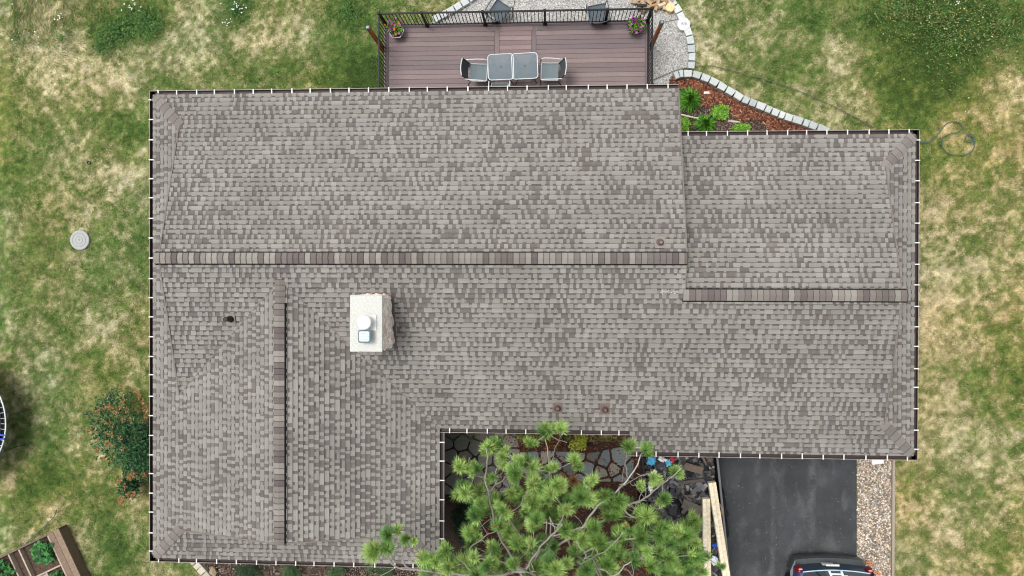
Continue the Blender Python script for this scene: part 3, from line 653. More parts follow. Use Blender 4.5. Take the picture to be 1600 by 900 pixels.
def stones(name, poly, n, r0, r1, cols, mat, label, cat, z=.005):
    X = [p[0] for p in poly]; Y = [p[1] for p in poly]
    x = rng.uniform(min(X), max(X), n*3); y = rng.uniform(max(min(Y), -9.4), max(Y), n*3); k = inside(poly, x, y); x, y = x[k][:n], y[k][:n]; n = len(x)
    t = np.array([(math.cos(i*math.pi/3), math.sin(i*math.pi/3), 0) for i in range(6)]+[(math.cos(i*math.pi/3+.5)*.6, math.sin(i*math.pi/3+.5)*.6, .45) for i in range(6)])
    fs = []
    for i in range(6): j = (i+1) % 6; fs += [(i,j,6+i),(j,6+j,6+i)]
    fs += [(6,7,8),(6,8,9),(6,9,10),(6,10,11)]; fs = np.array(fs)
    r = rng.uniform(r0, r1, n); a = rng.uniform(0, 6.28, n); el = rng.uniform(.6, 1, n)
    V = np.empty((n,12,3)); tt = t[None]*np.ones((n,1,1))*(1+rng.uniform(-.15,.15,(n,12,1)))
    ux, uy = tt[:,:,0]*r[:,None], tt[:,:,1]*(r*el)[:,None]
    V[:,:,0] = x[:,None]+ux*np.cos(a)[:,None]-uy*np.sin(a)[:,None]; V[:,:,1] = y[:,None]+ux*np.sin(a)[:,None]+uy*np.cos(a)[:,None]; V[:,:,2] = z+tt[:,:,2]*r[:,None]*1.3+rng.uniform(0,.012,(n,1))
    F = (fs[None]+(np.arange(n)*12)[:,None,None]).reshape(-1,3); cc = np.array(cols)[rng.integers(0, len(cols), n)]*rng.uniform(.8, 1.2, (n,1))
    o = nparr(name, V.reshape(-1,3), F, np.repeat(cc, len(fs), 0), mat, 'stuff'); tag(o, label, cat); return o
stones('pebbles', PEB, 5200, .016, .036, [srgb(190,176,156), srgb(150,142,132), srgb(206,202,194), srgb(178,150,118), srgb(118,112,106), srgb(206,192,172), srgb(160,150,140), srgb(134,128,122)], M['stone'], 'tan and grey river pebbles filling the strip beside the driveway', 'pebbles')
stones('driveway_grit', DRIVE, 450, .004, .010, [srgb(150,148,142), srgb(120,118,114), srgb(176,172,164)], M['stone'], 'pale grit sprinkled over the dark asphalt driveway', 'grit', z=.013)
RED = [srgb(112,64,46), srgb(90,52,40), srgb(132,82,60), srgb(72,46,38), srgb(156,114,88)]; GREYM = [srgb(110,96,86), srgb(84,72,64), srgb(132,118,106), srgb(64,54,48)]
bt = at(1110,195); 
chips('bark_mulch', BEDL, 9000, .03, .09, RED, M['mulch'], 'red-brown bark mulch inside the curved block edging', 'mulch', extra=lambda x, y: (y > at(1100,160).y-.42*(x-at(1100,160).x)-.15*np.sin(x*6)))
chips('weathered_mulch', BEDL, 5000, .02, .06, GREYM, M['mulch'], 'weathered grey mulch between the plants and the house wall', 'mulch', extra=lambda x, y: (y < at(1100,160).y-.42*(x-at(1100,160).x)+.1))
CRT = pw([(800,660),(1005,660),(1015,900),(1100,960),(740,960),(760,760)])
chips('courtyard_mulch', CRT, 9000, .03, .08, [srgb(104,58,42), srgb(86,48,36), srgb(120,74,54), srgb(64,42,34)], M['mulch'], 'dark red bark mulch under the pine in the courtyard', 'mulch')
BBED = pw([(304,866),(318,880),(334,904),(352,930),(700,930),(690,850),(600,860)])
chips('brown_mulch', BBED, 12000, .015, .045, [srgb(140,124,108), srgb(100,84,72), srgb(164,148,130), srgb(74,62,54), srgb(120,100,88)], M['mulch'], 'brown wood chip bed along the bottom eave', 'mulch')

# ------------------------------------------------------------------ leafy plants
def leafcloud(mb, c, rad, n, size, cols, seed, up=.5, aspect=.45, lobes=None):
    rd = random.Random(seed); lobes = lobes or [(0,0,0,1)]
    for i in range(n):
        lx, ly, lz, lr = rd.choice(lobes)
        u = Vector((rd.gauss(0,1), rd.gauss(0,1), rd.gauss(0,1))).normalized()*(rd.uniform(.35,1)**.5)*lr*rd.uniform(.85,1.12)
        p = Vector((c[0]+lx+u.x*rad[0], c[1]+ly+u.y*rad[1], max(c[2]-rad[2]+.03, c[2]+lz+u.z*rad[2])))
        d = Vector((u.x+rd.uniform(-.7,.7), u.y+rd.uniform(-.7,.7), rd.uniform(-.3,.6))).normalized()
        nrm = (Vector((rd.uniform(-.6,.6), rd.uniform(-.6,.6), up+rd.random()))).normalized(); s_ = d.cross(nrm)
        if s_.length < .1: continue
        s_.normalize(); L_ = size*rd.uniform(.7,1.3); w = L_*aspect*.5; col = jit(rd.choice(cols),.22)
        mid = p+d*L_*.5-nrm*0
        mb.face([p, mid+s_*w, p+d*L_-Vector((0,0,L_*.12)), mid-s_*w], col)
def stems(mb, c, rad, n, seed, r=.012, col=srgb(96,80,64)):
    rd = random.Random(seed)
    for i in range(n):
        a = rd.uniform(0,6.28); e = Vector((c[0]+math.cos(a)*rad[0]*.8*rd.random(), c[1]+math.sin(a)*rad[1]*.8*rd.random(), c[2]+rad[2]*rd.uniform(.2,.8)))
        b = Vector((c[0]+rd.uniform(-.1,.1), c[1]+rd.uniform(-.1,.1), 0)); m = (b+e)/2+Vector((rd.uniform(-.06,.06),)*3); mb.tube([b,m,e], [r,r*.8,r*.4], 5, col)
def shrub(name, px, py, rx_, ry_, h, n, size, cols, label, seed, aspect=.45, cat='shrub', group=None):
    p = at(px, py, h*.6); root = empty(name, (p.x, p.y, 0), label, cat, group)
    rd = random.Random(seed); lobes = [(rd.uniform(-.6,.6)*rx_, rd.uniform(-.6,.6)*ry_, rd.uniform(-.15,.25)*h, rd.uniform(.32,.62)) for _ in range(10)]
    mb = MB(); leafcloud(mb, (p.x, p.y, h*.5), (rx_, ry_, h*.5), n, size, cols, seed, aspect=aspect, lobes=lobes); mb.build('foliage', M['leaf'], root)
    st = MB(); stems(st, (p.x, p.y, h*.45), (rx_*.8, ry_*.8, h*.4), 12, seed); st.build('stem', M['bark'], root); return root
def fountain(name, px, py, r, h, n, cols, label, seed, w=.018):
    p = at(px, py, h*.4); rd = random.Random(seed); mb = MB()
    for i in range(n):
        a = rd.uniform(0,6.28); L_ = r*rd.uniform(.65,1.15); k = rd.random()**.6; hh = h*rd.uniform(.7,1.1)*(1.1-.5*k); d = Vector((math.cos(a), math.sin(a), 0)); s_ = Vector((-d.y, d.x, 0))
        b = Vector((p.x, p.y, 0))+d*rd.uniform(0,.08); m = b+d*L_*k*.5+Vector((0,0,hh*.85)); t = b+d*L_*k+Vector((0,0,hh*.55)); c = jit(rd.choice(cols),.25); ww = w*rd.uniform(.7,1.2)
        mb.face([b-s_*ww*.6, b+s_*ww*.6, m+s_*ww, m-s_*ww], c); mb.face([m-s_*ww, m+s_*ww, t], c)
    return tag(mb.build(name, M['leaf'], None, (p.x, p.y, 0)), label, 'plant')
LG = [srgb(84,140,40), srgb(66,120,32), srgb(104,156,52), srgb(50,96,28)]; YG = [srgb(128,176,60), srgb(108,160,48), srgb(146,190,84), srgb(90,136,40)]
DG = [srgb(46,88,52), srgb(36,72,44), srgb(60,106,62), srgb(76,122,70), srgb(32,60,38)]
fountain('daylily', 1077, 156, .40, .42, 420, LG, 'large spiky green daylily clump at the roof corner in the red mulch', 1)
fountain('daylily', 1102, 194, .34, .35, 380, LG, 'smaller spiky green daylily clump against the garage gutter', 2)
shrub('groundcover_plant', 1125, 175, .29, .19, .14, 1500, .055, YG, 'lime green groundcover mound alone in the middle of the flower bed', 3, .7, 'plant')
shrub('groundcover_plant', 1067, 194, .17, .26, .14, 900, .055, YG, 'lime green groundcover mound pressed against the step in the roof', 4, .7, 'plant')
shrub('groundcover_plant', 1160, 200, .26, .12, .12, 700, .05, YG, 'low lime green groundcover half hidden behind the garage gutter, farthest right in the bed', 5, .7, 'plant')
sb = MB(srgb(190,182,172)); sb.tube([at(1064,179,.07), at(1085,184,.10), at(1112,186,.08)], [.025,.03,.022], 7); tag(sb.build('branch', M['bark'], None), 'long pale bleached stick lying between the two daylilies', 'stick')
sb = MB(srgb(196,186,178)); sb.tube([at(1138,189,.06), at(1147,190,.07), at(1156,191,.05)], [.02,.035,.02], 7); tag(sb.build('branch', M['bark'], None), 'short pale stick lying right of the lime groundcover mound', 'stick')
sb = MB(srgb(214,206,200)); sb.box(at(1104,145,.05), (.16,.07,.05), ch=.01); tag(sb.build('stone_chip', M['stone'], None), 'small pale stone lying on the red mulch above the groundcover', 'stone')

# curved block edging
WB = [srgb(184,190,189), srgb(176,182,181), srgb(190,195,192), srgb(168,174,172)]
def blockrow(pts, w, h, zt, label, group, seed, name='edging_block', skip=(), cols=None):
    rd = random.Random(seed)
    for i in range(len(pts)-1):
        if i in skip: continue
        a, b = at(*pts[i], zt), at(*pts[i+1], zt); c = (a+b)/2; d = b-a; L_ = d.length-.014; n = Vector((-d.y, d.x, 0)).normalized()
        mb = MB(jit(rd.choice(cols or WB), .05)); poly = []
        dn = d.normalized(); k = .86
        poly = [c-dn*L_/2*k-n*w/2, c+dn*L_/2*k-n*w/2, c+dn*L_/2+n*w/2, c-dn*L_/2+n*w/2]
        poly = [(p.x+rd.uniform(-.008,.008), p.y+rd.uniform(-.008,.008)) for p in poly]
        z = zt+rd.uniform(-.006,.006); mb.prism(ccw(poly), -.02, z, ch=.012)
        tag(mb.build(name, M['concrete'], None, (c.x, c.y, 0)), label, 'edging block', group)
z3 = lambda l: [(1040+x/5.625, 90+y/5.625) for x, y in l]
blockrow(z3([(75,160),(118,142),(158,137),(237,137),(315,162),(390,192),(462,232),(535,272),(607,315),(680,358),(738,385),(800,408),(880,440),(935,465),(1000,492),(1050,512),(1120,535),(1212,563),(1265,583),(1335,610),(1440,650)]), .2, .2, .2,
  'pale grey tapered concrete block in the long curved row edging the red mulch bed', 'blocks edging the red mulch bed', 3)
blockrow([(1047,-4),(1055,8),(1062,19),(1067,31)], .2, .12, .12, 'whitish rounded block edging the patio above the round lettered stone', 'blocks above the round stone', 4)
blockrow([(1073,43.5),(1077.5,55.5),(1080,69),(1081,82),(1081,95),(1080,107)], .2, .12, .12, 'whitish rounded block edging the patio below the round lettered stone', 'blocks below the round stone', 5)
blockrow([(677,31),(688,24.5),(699,19),(710,12.5),(720.5,6),(732,-1),(742,-9)], .2, .12, .12, 'whitish block edging the gravel patio left of the deck centre', 'blocks edging the patio beyond the railing', 6)
hc = at(1068.5, 37.5, .12); mb = MB(srgb(200,202,200)); poly = [(hc.x+.2*math.cos(k*math.pi/4+.3), hc.y+.2*math.sin(k*math.pi/4+.3)) for k in range(8)]; mb.prism(poly, 0, .13, ch=.015)
ho = mb.build('stepping_stone', M['concrete'], None); tag(ho, 'whitish eight-sided stone with grey lettering scratches among the patio edging blocks', 'stepping stone')
mk = MB(srgb(110,114,118))
for k in range(7):
    x = hc.x-.08+k*.026; mk.bar((x, hc.y-.02+random.uniform(-.03,.01), .134), (x+random.uniform(-.02,.02), hc.y+.03+random.uniform(-.02,.02), .134), .009, .004)
mk.build('engraving', M['concrete'], ho)
for i, (x, y) in enumerate(((303,878),(308,885),(314,893),(321,901),(328,909))): pass
blockrow([(299,874),(305,881),(311,888),(318,896),(325,904),(332,913)], .22, .1, .1, 'cream edging brick in the short diagonal row below the left eave', 'bricks edging the bottom bed', 9, cols=[srgb(178,170,156), srgb(168,160,148), srgb(186,178,164)])
mb = MB(srgb(150,134,110)); p = at(334,893,.08); mb.rock(p, (.22,.32,.2), 2, n=2); tag(mb.build('rock', M['stone'], None), 'tan rock beside the cream edging bricks', 'rock')

# ------------------------------------------------------------------ deck
DZ = .5
dNW, dNE = at(600.5, 37, DZ), at(1015.5, 30.5, DZ); x0, x1 = dNW.x, dNE.x; yN_ = (dNW.y+dNE.y)/2; yS_ = YN-I+.02
dk = empty('deck', ((x0+x1)/2, yN_, 0), 'raised deck of mauve-brown composite boards behind the house', 'deck')
bd = MB(); BC = [srgb(118,103,102), srgb(109,95,95), srgb(125,110,108), srgb(104,92,94), srgb(121,106,106)]
xa, xb = at(776.5, 80, DZ).x, at(834, 80, DZ).x; bw, gp = .127, .008
def board(xl, xr, yl, yh, c): bd.box(((xl+xr)/2, (yl+yh)/2, DZ-.0125), (xr-xl, yh-yl, .025), col=c)
board(x0, x1, yN_-bw, yN_, BC[3]); board(x0, x0+bw, yS_, yN_-bw-gp, BC[3]); board(x1-bw, x1, yS_, yN_-bw-gp, BC[3])
board(xa-bw/2, xa+bw/2, yS_, yN_-bw-gp, BC[0]); board(xb-bw/2, xb+bw/2, yS_, yN_-bw-gp, BC[3])
y = yN_-bw-gp
while y > yS_+.05:
    lo = max(yS_, y-bw)
    for k, (l, r) in enumerate(((x0+bw+gp, xa-bw/2-gp), (xa+bw/2+gp, xb-bw/2-gp), (xb+bw/2+gp, x1-bw-gp))):
        c = jit(random.choice(BC), .05)
        if k == 1: c = (c[0]*1.16, c[1]*1.09, c[2]*1.08)
        board(l, r, lo, y, c)
    y -= bw+gp
bd.build('decking', M['deck'], dk)
fr = MB(srgb(70,56,52))
for a, b in (((x0+.02,yN_-.02),(x1-.02,yN_-.02)),((x0+.02,yS_),(x0+.02,yN_-.02)),((x1-.02,yS_),(x1-.02,yN_-.02))): fr.bar((*a,DZ-.15),(*b,DZ-.15),.04,.22)
for k in range(10): fr.bar((x0+.1+k*(x1-x0-.2)/9, yS_, DZ-.14), (x0+.1+k*(x1-x0-.2)/9, yN_-.05, DZ-.14), .04, .18)
fr.build('frame', M['wood'], dk)
for k in range(5):
    p = MB(srgb(96,74,58)); x = x0+.15+k*(x1-x0-.3)/4; p.box((x, yN_-.15, .14), (.1,.1,.32)); p.build('support_post', M['wood'], dk)
BLK = srgb(12,12,13)
def railing(p, q, posts, label, nb):
    p, q = Vector((*p, DZ)), Vector((*q, DZ)); root = empty('deck_railing', (p+q)/2, label, 'railing', 'black metal railings round the deck'); d = (q-p).normalized(); L_ = (q-p).length; H = .96
    t = MB(BLK); t.bar(p+Vector((0,0,H-.02)), q+Vector((0,0,H-.02)), .045, .035); t.build('top_rail', M['metal'], root)
    t = MB(BLK); t.bar(p+Vector((0,0,.09)), q+Vector((0,0,.09)), .03, .03); t.build('bottom_rail', M['metal'], root)
    for u in posts:
        c = p+d*u; t = MB(BLK); t.box(c+Vector((0,0,H/2)), (.06,.06,H)); t.box(c+Vector((0,0,.01)), (.12,.12,.02)); t.box(c+Vector((0,0,H+.01)), (.075,.075,.03), ch=.008); t.build('post', M['metal'], root)
    first = None
    for k in range(nb):
        c = p+d*(L_*(k+.5)/nb)
        if first is None:
            t = MB(BLK); t.box(c+Vector((0,0,.51)), (.017,.017,.84)); first = t.build('baluster', M['metal'], root); c00 = c
        else: o = first.copy(); COL.objects.link(o); o.parent = root; o.location = c-c00
yr = yN_-.07; Lr = x1-x0-.14
railing((x0+.07,yr),(x1-.07,yr),[0,Lr*.158,Lr*.383,Lr*.612,Lr*.84,Lr],'long black railing along the outer edge of the deck',74)
railing((x0+.07,yr-.05),(x0+.07,YN-.35),[2.0],'black side railing at the left end of the deck',24)
railing((x1-.07,yr-.05),(x1-.07,YN-.35),[2.0],'black side railing at the right end of the deck',24)
for px, py, lb, side in ((574,42,'orange-brown timber post standing outside the left end of the deck',-1),(1034.5,34,'orange-brown timber post standing outside the right end of the deck',1)):
    t = at(px, py, 2.0); root = empty('timber_post', (t.x, t.y, 0), lb, 'post', 'light posts beside the deck')
    p = MB(srgb(158,98,54)); p.box((t.x,t.y,.95), (.09,.09,1.9)); p.build('shaft', M['wood'], root)
    p = MB(srgb(52,62,72)); p.box((t.x,t.y,1.93), (.11,.11,.07), ch=.01); p.box((t.x,t.y,1.975), (.06,.06,.03), col=srgb(120,130,140)); p.build('solar_cap', M['plastic'], root)

# garden furniture
FR = srgb(196,198,198); DKF = srgb(28,30,33); SLING = srgb(106,118,122)
def make_chair(label, group, FR=FR, SLING=SLING):
    root = local(empty('patio_chair', (0,0,0), label, 'chair', group))
    sw, sdp, sh = .24, .24, .43         # faces +x, back at -x
    m = MB(SLING); N_ = 8
    for i in range(N_):
        u0, u1 = -sdp+i*2*sdp/N_, -sdp+(i+1)*2*sdp/N_; f = lambda u: sh-.02-.02*math.cos(u/sdp*1.5)
        m.face([(u0,-sw,f(u0)),(u1,-sw,f(u1)),(u1,sw,f(u1)),(u0,sw,f(u0))], jit(SLING,.03))
    for s_ in (-1,1): m.tube([(-sdp,s_*sw,sh-.02),(0,s_*sw,sh-.03),(sdp,s_*sw,sh-.01)], .014, 6, FR)
    m.tube([(sdp,-sw,sh-.01),(sdp,sw,sh-.01)], .014, 6, FR); m.build('seat', M['fabric'], root)
    m = MB(srgb(66,72,76))
    for i in range(6):
        z0, z1 = sh+i*.45/6, sh+(i+1)*.45/6; g_ = lambda z: -sdp-.03-(z-sh)*.33
        for j in range(4):
            y0, y1 = -sw+j*sw/2, -sw+(j+1)*sw/2; b_ = lambda y: -.035*(1-(y/sw)**2)
            m.face([(g_(z0)+b_(y0),y0,z0),(g_(z0)+b_(y1),y1,z0),(g_(z1)+b_(y1),y1,z1),(g_(z1)+b_(y0),y0,z1)])
    m.tube([(g_(sh+.45)+b_(y_),y_,sh+.455) for y_ in (-sw,-sw/2,0,sw/2,sw)], .015, 6, FR)
    for s_ in (-1,1): m.tube([(g_(sh),s_*sw,sh),(g_(sh+.45),s_*sw,sh+.45)], .013, 6, DKF)
    m.build('backrest', M['fabric'], root)
    for s_ in (-1,1):
        m = MB(DKF); m.tube([(-sdp-.11,s_*(sw+.03),sh+.22),(-.05,s_*(sw+.05),sh+.24),(.16,s_*(sw+.055),sh+.235),(.235,s_*(sw+.05),sh+.19)], .016, 8, FR)
        m.tube([(.235,s_*(sw+.05),sh+.19),(.26,s_*(sw+.045),sh+.05),(.24,s_*(sw+.03),.2),(.27,s_*(sw+.04),0)], .014, 6); m.build('armrest', M['metal'], root)
        m = MB(DKF); m.tube([(-sdp+.02,s_*(sw+.01),sh-.03),(-sdp-.05,s_*(sw+.03),.2),(-sdp-.10,s_*(sw+.05),0)], .014, 6); m.build('leg', M['metal'], root)
    return root
ch = make_chair('grey sling patio chair at the left end of the two glass tables','chairs at the deck tables')
p = at(748, 113, DZ+.43); ch.location = (p.x-.0, p.y, DZ); ch.rotation_euler.z = R(-3)
p = at(859, 111.5, DZ+.43); copy_tree(ch, (p.x, p.y, DZ), R(179), 'grey sling patio chair at the right end of the two glass tables')
p = at(781, 143, DZ+.43); copy_tree(ch, (p.x, p.y, DZ), R(90), 'grey sling chair mostly hidden under the eave below the left glass table')
p = at(780, 16, .45); c = make_chair('slate grey chair standing on the patio beyond the railing, left one', 'chairs on the gravel patio', srgb(82,90,96), srgb(84,94,100)); c.location = (p.x, p.y, 0); c.rotation_euler.z = R(55)
p = at(934, 20, .45); copy_tree(c, (p.x, p.y, 0), R(100), 'slate grey chair standing on the patio beyond the railing, right one', 'chairs on the gravel patio')
def make_table(label):
    root = local(empty('patio_table', (0,0,0), label, 'table', 'glass tables on the deck')); h = .66; s_ = .355; r = .09
    ring = lambda s_, r: [(cx_*(s_-r)+r*math.cos(a), cy_*(s_-r)+r*math.sin(a)) for cx_, cy_, a0 in ((1,1,0),(-1,1,90),(-1,-1,180),(1,-1,270)) for a in [R(a0+k*18) for k in range(6)]]
    m = MB(); m.face([(x, y, h) for x, y in ring(s_-.01, r)]); m.build('glass_top', M['tglass'], root)
    m = MB(srgb(205,210,212)); pr = ring(s_, r); m.tube([(x,y,h) for x,y in pr]+[(*pr[0],h)], .012, 6, cap=False); m.build('rim', M['metal'], root)
    for sx in (-1,1):
        for sy in (-1,1):
            m = MB(srgb(60,66,70)); m.tube([(sx*.3,sy*.3,h-.03),(sx*.2,sy*.2,h-.1),(sx*.14,sy*.14,h-.35),(sx*.25,sy*.25,.1),(sx*.31,sy*.31,0)], .014, 6); m.build('leg', M['metal'], root)
    m = MB(DKF); m.lathe((0,0,h), [(.02,0),(.02,.008),(.012,.01)], 12); m.build('umbrella_plug', M['plastic'], root)
    return root
tb = make_table('square glass patio table on the left, beside its twin'); p = at(782.5, 104.5, DZ+.66); tb.location = (p.x, p.y, DZ); tb.rotation_euler.z = R(2)
p = at(820, 103, DZ+.66); copy_tree(tb, (p.x, p.y, DZ), R(2.5), 'square glass patio table on the right, beside its twin')
def planter(px, py, label, pot, seed, hexa):
    p = at(px, py, DZ+.25); root = empty('flower_planter', (p.x, p.y, DZ), label, 'planter'); m = MB(pot); s_ = 6 if hexa else 14
    m.lathe((p.x,p.y,DZ), [(.15,0),(.21,.24),(.235,.245),(.235,.27),(.215,.27),(.2,.22)], s_); m.build('pot', M['plastic'], root)
    m = MB(srgb(48,36,28)); m.lathe((p.x,p.y,DZ+.2), [(.2,0),(.2,.02),(.05,.03)], s_); m.build('potting_soil', M['soil'], root)
    f = MB(); ox = -.05 if hexa else 0; oy = .06 if hexa else 0
    leafcloud(f, (p.x+ox,p.y+oy,DZ+.32), (.2,.2,.12), 420, .06, LG+YG, seed, lobes=[(random.uniform(-.1,.1),random.uniform(-.1,.1),0,.8) for _ in range(5)]); f.build('foliage', M['leaf'], root)
    rd = random.Random(seed); PU = [srgb(150,50,140), srgb(120,36,120), srgb(190,100,180), srgb(110,20,70)]; 
    if hexa: PU += [srgb(220,130,60)]*2
    for k in range(26):
        a = rd.uniform(0,6.28); r = rd.uniform(.05,.26); c = Vector((p.x+ox+r*math.cos(a), p.y+oy+r*math.sin(a), DZ+.42-r*.3+rd.uniform(0,.04))); col = jit(rd.choice(PU),.2)
        f = MB()
        for j in range(5):
            b = j*1.2566+a; f.face([c, c+Vector((math.cos(b-.5)*.03, math.sin(b-.5)*.03, .012)), c+Vector((math.cos(b)*.038, math.sin(b)*.038, .008)), c+Vector((math.cos(b+.5)*.03, math.sin(b+.5)*.03, .012))], col)
        f.build('flower', M['leaf'], root)
planter(619, 48, 'angular lilac pot of purple and orange flowers in the left deck corner', srgb(176,166,186), 4, True)
planter(993, 40, 'round planter of purple petunias in the right deck corner', srgb(90,76,90), 5, False)
# firewood beyond the deck
rd = random.Random(8)
for i, (px, py) in enumerate([(990,3),(998,10),(1008,14),(1004,4),(1014,3),(1020,-1),(1020,9),(1028,4),(1034,8),(1038,1),(1044,6),(1030,-4),(1012,-6),(1040,13),(1047,12),(1025,13),(1010,10),(998,-3),(1048,-2)]):
    z = .08+.05*rd.random(); p = at(px, py, z); a = rd.uniform(0,3.14); L_ = rd.uniform(.14,.26); d = Vector((math.cos(a), math.sin(a), rd.uniform(-.15,.15)))*L_; c = jit(rd.choice([srgb(178,152,120), srgb(150,122,92), srgb(196,176,146), srgb(134,116,98), srgb(160,140,116)]),.1)
    m = MB(c); r = rd.uniform(.05,.075)
    if i == 14: m.lathe((p.x,p.y,0), [(.13,0),(.13,.16),(.12,.165)], 14, col=srgb(222,190,142))
    else: m.tube([p-d/2,p+d/2], r, 5)
    tag(m.build('firewood_log', M['wood'], None), 'round pale sawn log end at the edge of the firewood heap' if i == 14 else 'tan split log in the firewood heap beyond the right deck corner', 'log', 'firewood heap' if i != 14 else None)
m = MB(srgb(34,34,38)); p = at(1003,8,.2); m.box(p, (.28,.06,.05)); m.tube([p+Vector((-.2,0,0)),p+Vector((-.14,.02,.03))], .02, 6); tag(m.build('hand_tool', M['metal'], None), 'black metal tool lying on the firewood heap', 'tool')

# ------------------------------------------------------------------ hoses
def spline(pts, n=8):
    P_ = [Vector(p) for p in pts]; out = []
    for i in range(len(P_)-1):
        p0, p1, p2, p3 = P_[max(i-1,0)], P_[i], P_[i+1], P_[min(i+2,len(P_)-1)]
        for k in range(n):
            t = k/n; out.append(.5*((2*p1)+(p2-p0)*t+(2*p0-5*p1+4*p2-p3)*t*t+(3*p1-p0-3*p2+p3)*t**3))
    out.append(P_[-1]); return out
m = MB(srgb(84,86,78)); m.tube(spline([at(a,b,.05) for a,b in ((1020,125),(1045,114),(1062,108),(1085,104),(1110,103),(1130,107),(1165,116),(1215,130),(1260,147),(1300,165),(1330,180),(1366,200))]), .010, 6)
tag(m.build('cable', M['rubber'], None), 'thin dark cable lying across the lawn from the patio to the garage eave', 'cable')
z4 = lambda l: [(1360+x/5.625, 130+y/5.625) for x, y in l]
m = MB(srgb(70,92,84)); m.tube(spline([at(a,b,.05) for a,b in z4([(400,515),(480,522),(545,500),(600,440),(650,375),(700,342),(760,340),(800,365),(800,405),(755,435),(690,450),(645,475),(630,520),(640,570),(680,612),(750,632),(830,628),(890,600),(915,550),(912,480),(885,450),(850,455),(835,490),(850,515),(885,515),(905,490),(890,465),(860,468)])]), .013, 6)
tag(m.build('garden_hose', M['rubber'], None), 'green garden hose looped on the lawn right of the garage', 'hose')
m = MB(srgb(60,96,88)); m.tube(spline([at(a,b,.06) for a,b in ((88,797),(84,808),(72,820),(58,833),(44,846),(40,852))]), .013, 6)
tag(m.build('garden_hose', M['rubber'], None), 'green garden hose running into the raised bed', 'hose')

# septic lid and small cap
p = at(124,375,.04); m = MB(srgb(160,162,160)); prof = [(.30,-.04),(.30,.03),(.285,.04),(.22,.04),(.215,.03),(.20,.03),(.195,.042),(.12,.042),(.115,.034),(.10,.034),(.095,.045),(.02,.045)]
m.lathe((p.x,p.y,0), prof, 36)
lid = m.build('concrete_lid', M['concrete'], None); tag(lid, 'round pale concrete access lid sunk in the left lawn', 'lid')
hb = MB(srgb(120,122,122)); hb.tube([(p.x-.03,p.y,.045),(p.x,p.y,.07),(p.x+.03,p.y,.045)], .008, 6); hb.build('handle', M['metal'], lid)
p = at(138,254,.02); m = MB(srgb(22,22,22)); m.lathe((p.x,p.y,-.03), [(.055,0),(.055,.04),(.04,.045),(.035,.02)], 14); tag(m.build('drain_cap', M['plastic'], None), 'small black round cap in the lawn above the concrete lid', 'cap')

# ------------------------------------------------------------------ trampoline
tc = at(-89, 661, .9); tr = empty('trampoline', (tc.x, tc.y, 0), 'round trampoline with pale rim and black mat at the left edge', 'trampoline'); Rt = 107/1087*19.6
m = MB(srgb(196,206,206)); m.tube([(tc.x+Rt*math.cos(2*math.pi*k/64), tc.y+Rt*math.sin(2*math.pi*k/64), .9) for k in range(65)], .022, 8, cap=False); m.build('frame', M['alu'], tr)
m = MB(srgb(28,32,40)); m.face([(tc.x+(Rt-.15)*math.cos(2*math.pi*k/64), tc.y+(Rt-.15)*math.sin(2*math.pi*k/64), .88) for k in range(64)]); mat_ = m.build('mat', M['fabric'], tr)
m = MB(srgb(22,24,28))  # added dark ring stands in for the shade seen between the springs
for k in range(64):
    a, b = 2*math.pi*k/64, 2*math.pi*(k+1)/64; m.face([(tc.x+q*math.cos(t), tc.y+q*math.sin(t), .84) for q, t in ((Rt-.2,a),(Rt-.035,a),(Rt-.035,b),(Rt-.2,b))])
m.build('spring_shade_ring', M['fabric'], tr)
for k in range(72):
    a = 2*math.pi*k/72; m = MB(srgb(190,188,180)); m.tube([(tc.x+(Rt-.16)*math.cos(a), tc.y+(Rt-.16)*math.sin(a), .885),(tc.x+(Rt-.02)*math.cos(a), tc.y+(Rt-.02)*math.sin(a), .9)], .009, 5); m.build('spring', M['alu'], tr)
for k in range(4):
    a = -.14+k*math.pi/2; t = Vector((-math.sin(a), math.cos(a),0)); c = Vector((tc.x+Rt*math.cos(a), tc.y+Rt*math.sin(a),0)); 
    for q in (-.54, .54):
        m = MB(srgb(84,88,88)); m.tube([c+t*q*.98+Vector((0,0,.89)), c+t*q+Vector((0,0,.0))], .017, 8); m.build('leg', M['alu'], tr)

m = MB(srgb(28,70,190)); p = at(2,683,.93)
for dy in (.09,-.09): m.bar(p+Vector((-.3,dy,0)), p+Vector((.09,dy*.6,0)), .045, .03)
m.bar(p+Vector((-.1,-.09,0)), p+Vector((-.1,.09,0)), .045, .03); tag(m.build('toy', M['plastic'], None), 'blue plastic toy lying on the trampoline mat', 'toy')

# ------------------------------------------------------------------ raised vegetable bed
c = at(91.5, 826, .35); o0 = at(0, 870, .35); ux = (o0-c).normalized(); uy = Vector((ux.y, -ux.x, 0)) if (ux.y*0-ux.x) < 0 else Vector((-ux.y, ux.x, 0))
if uy.y > 0: uy = -uy
rbx = empty('raised_garden_bed', (c.x, c.y, 0), 'weathered timber raised vegetable bed at the lower left corner', 'garden bed')
WD = srgb(122,104,88)
def bb(mb, a, b, w, z0, z1, col=None): # board between bed coordinates
    p = c+ux*a[0]+uy*a[1]; q = c+ux*b[0]+uy*b[1]; mb.bar((p.x,p.y,(z0+z1)/2), (q.x,q.y,(z0+z1)/2), w, z1-z0, col)
LX, LY = 2.6, 2.4
m = MB(WD)
bb(m, (.10,0), (.10,LY), .19, .31, .35, srgb(128,110,92)); bb(m, (.295,0), (.295,LY), .18, .31, .35, srgb(118,100,84))
m.build('seat_board', M['wood'], rbx)
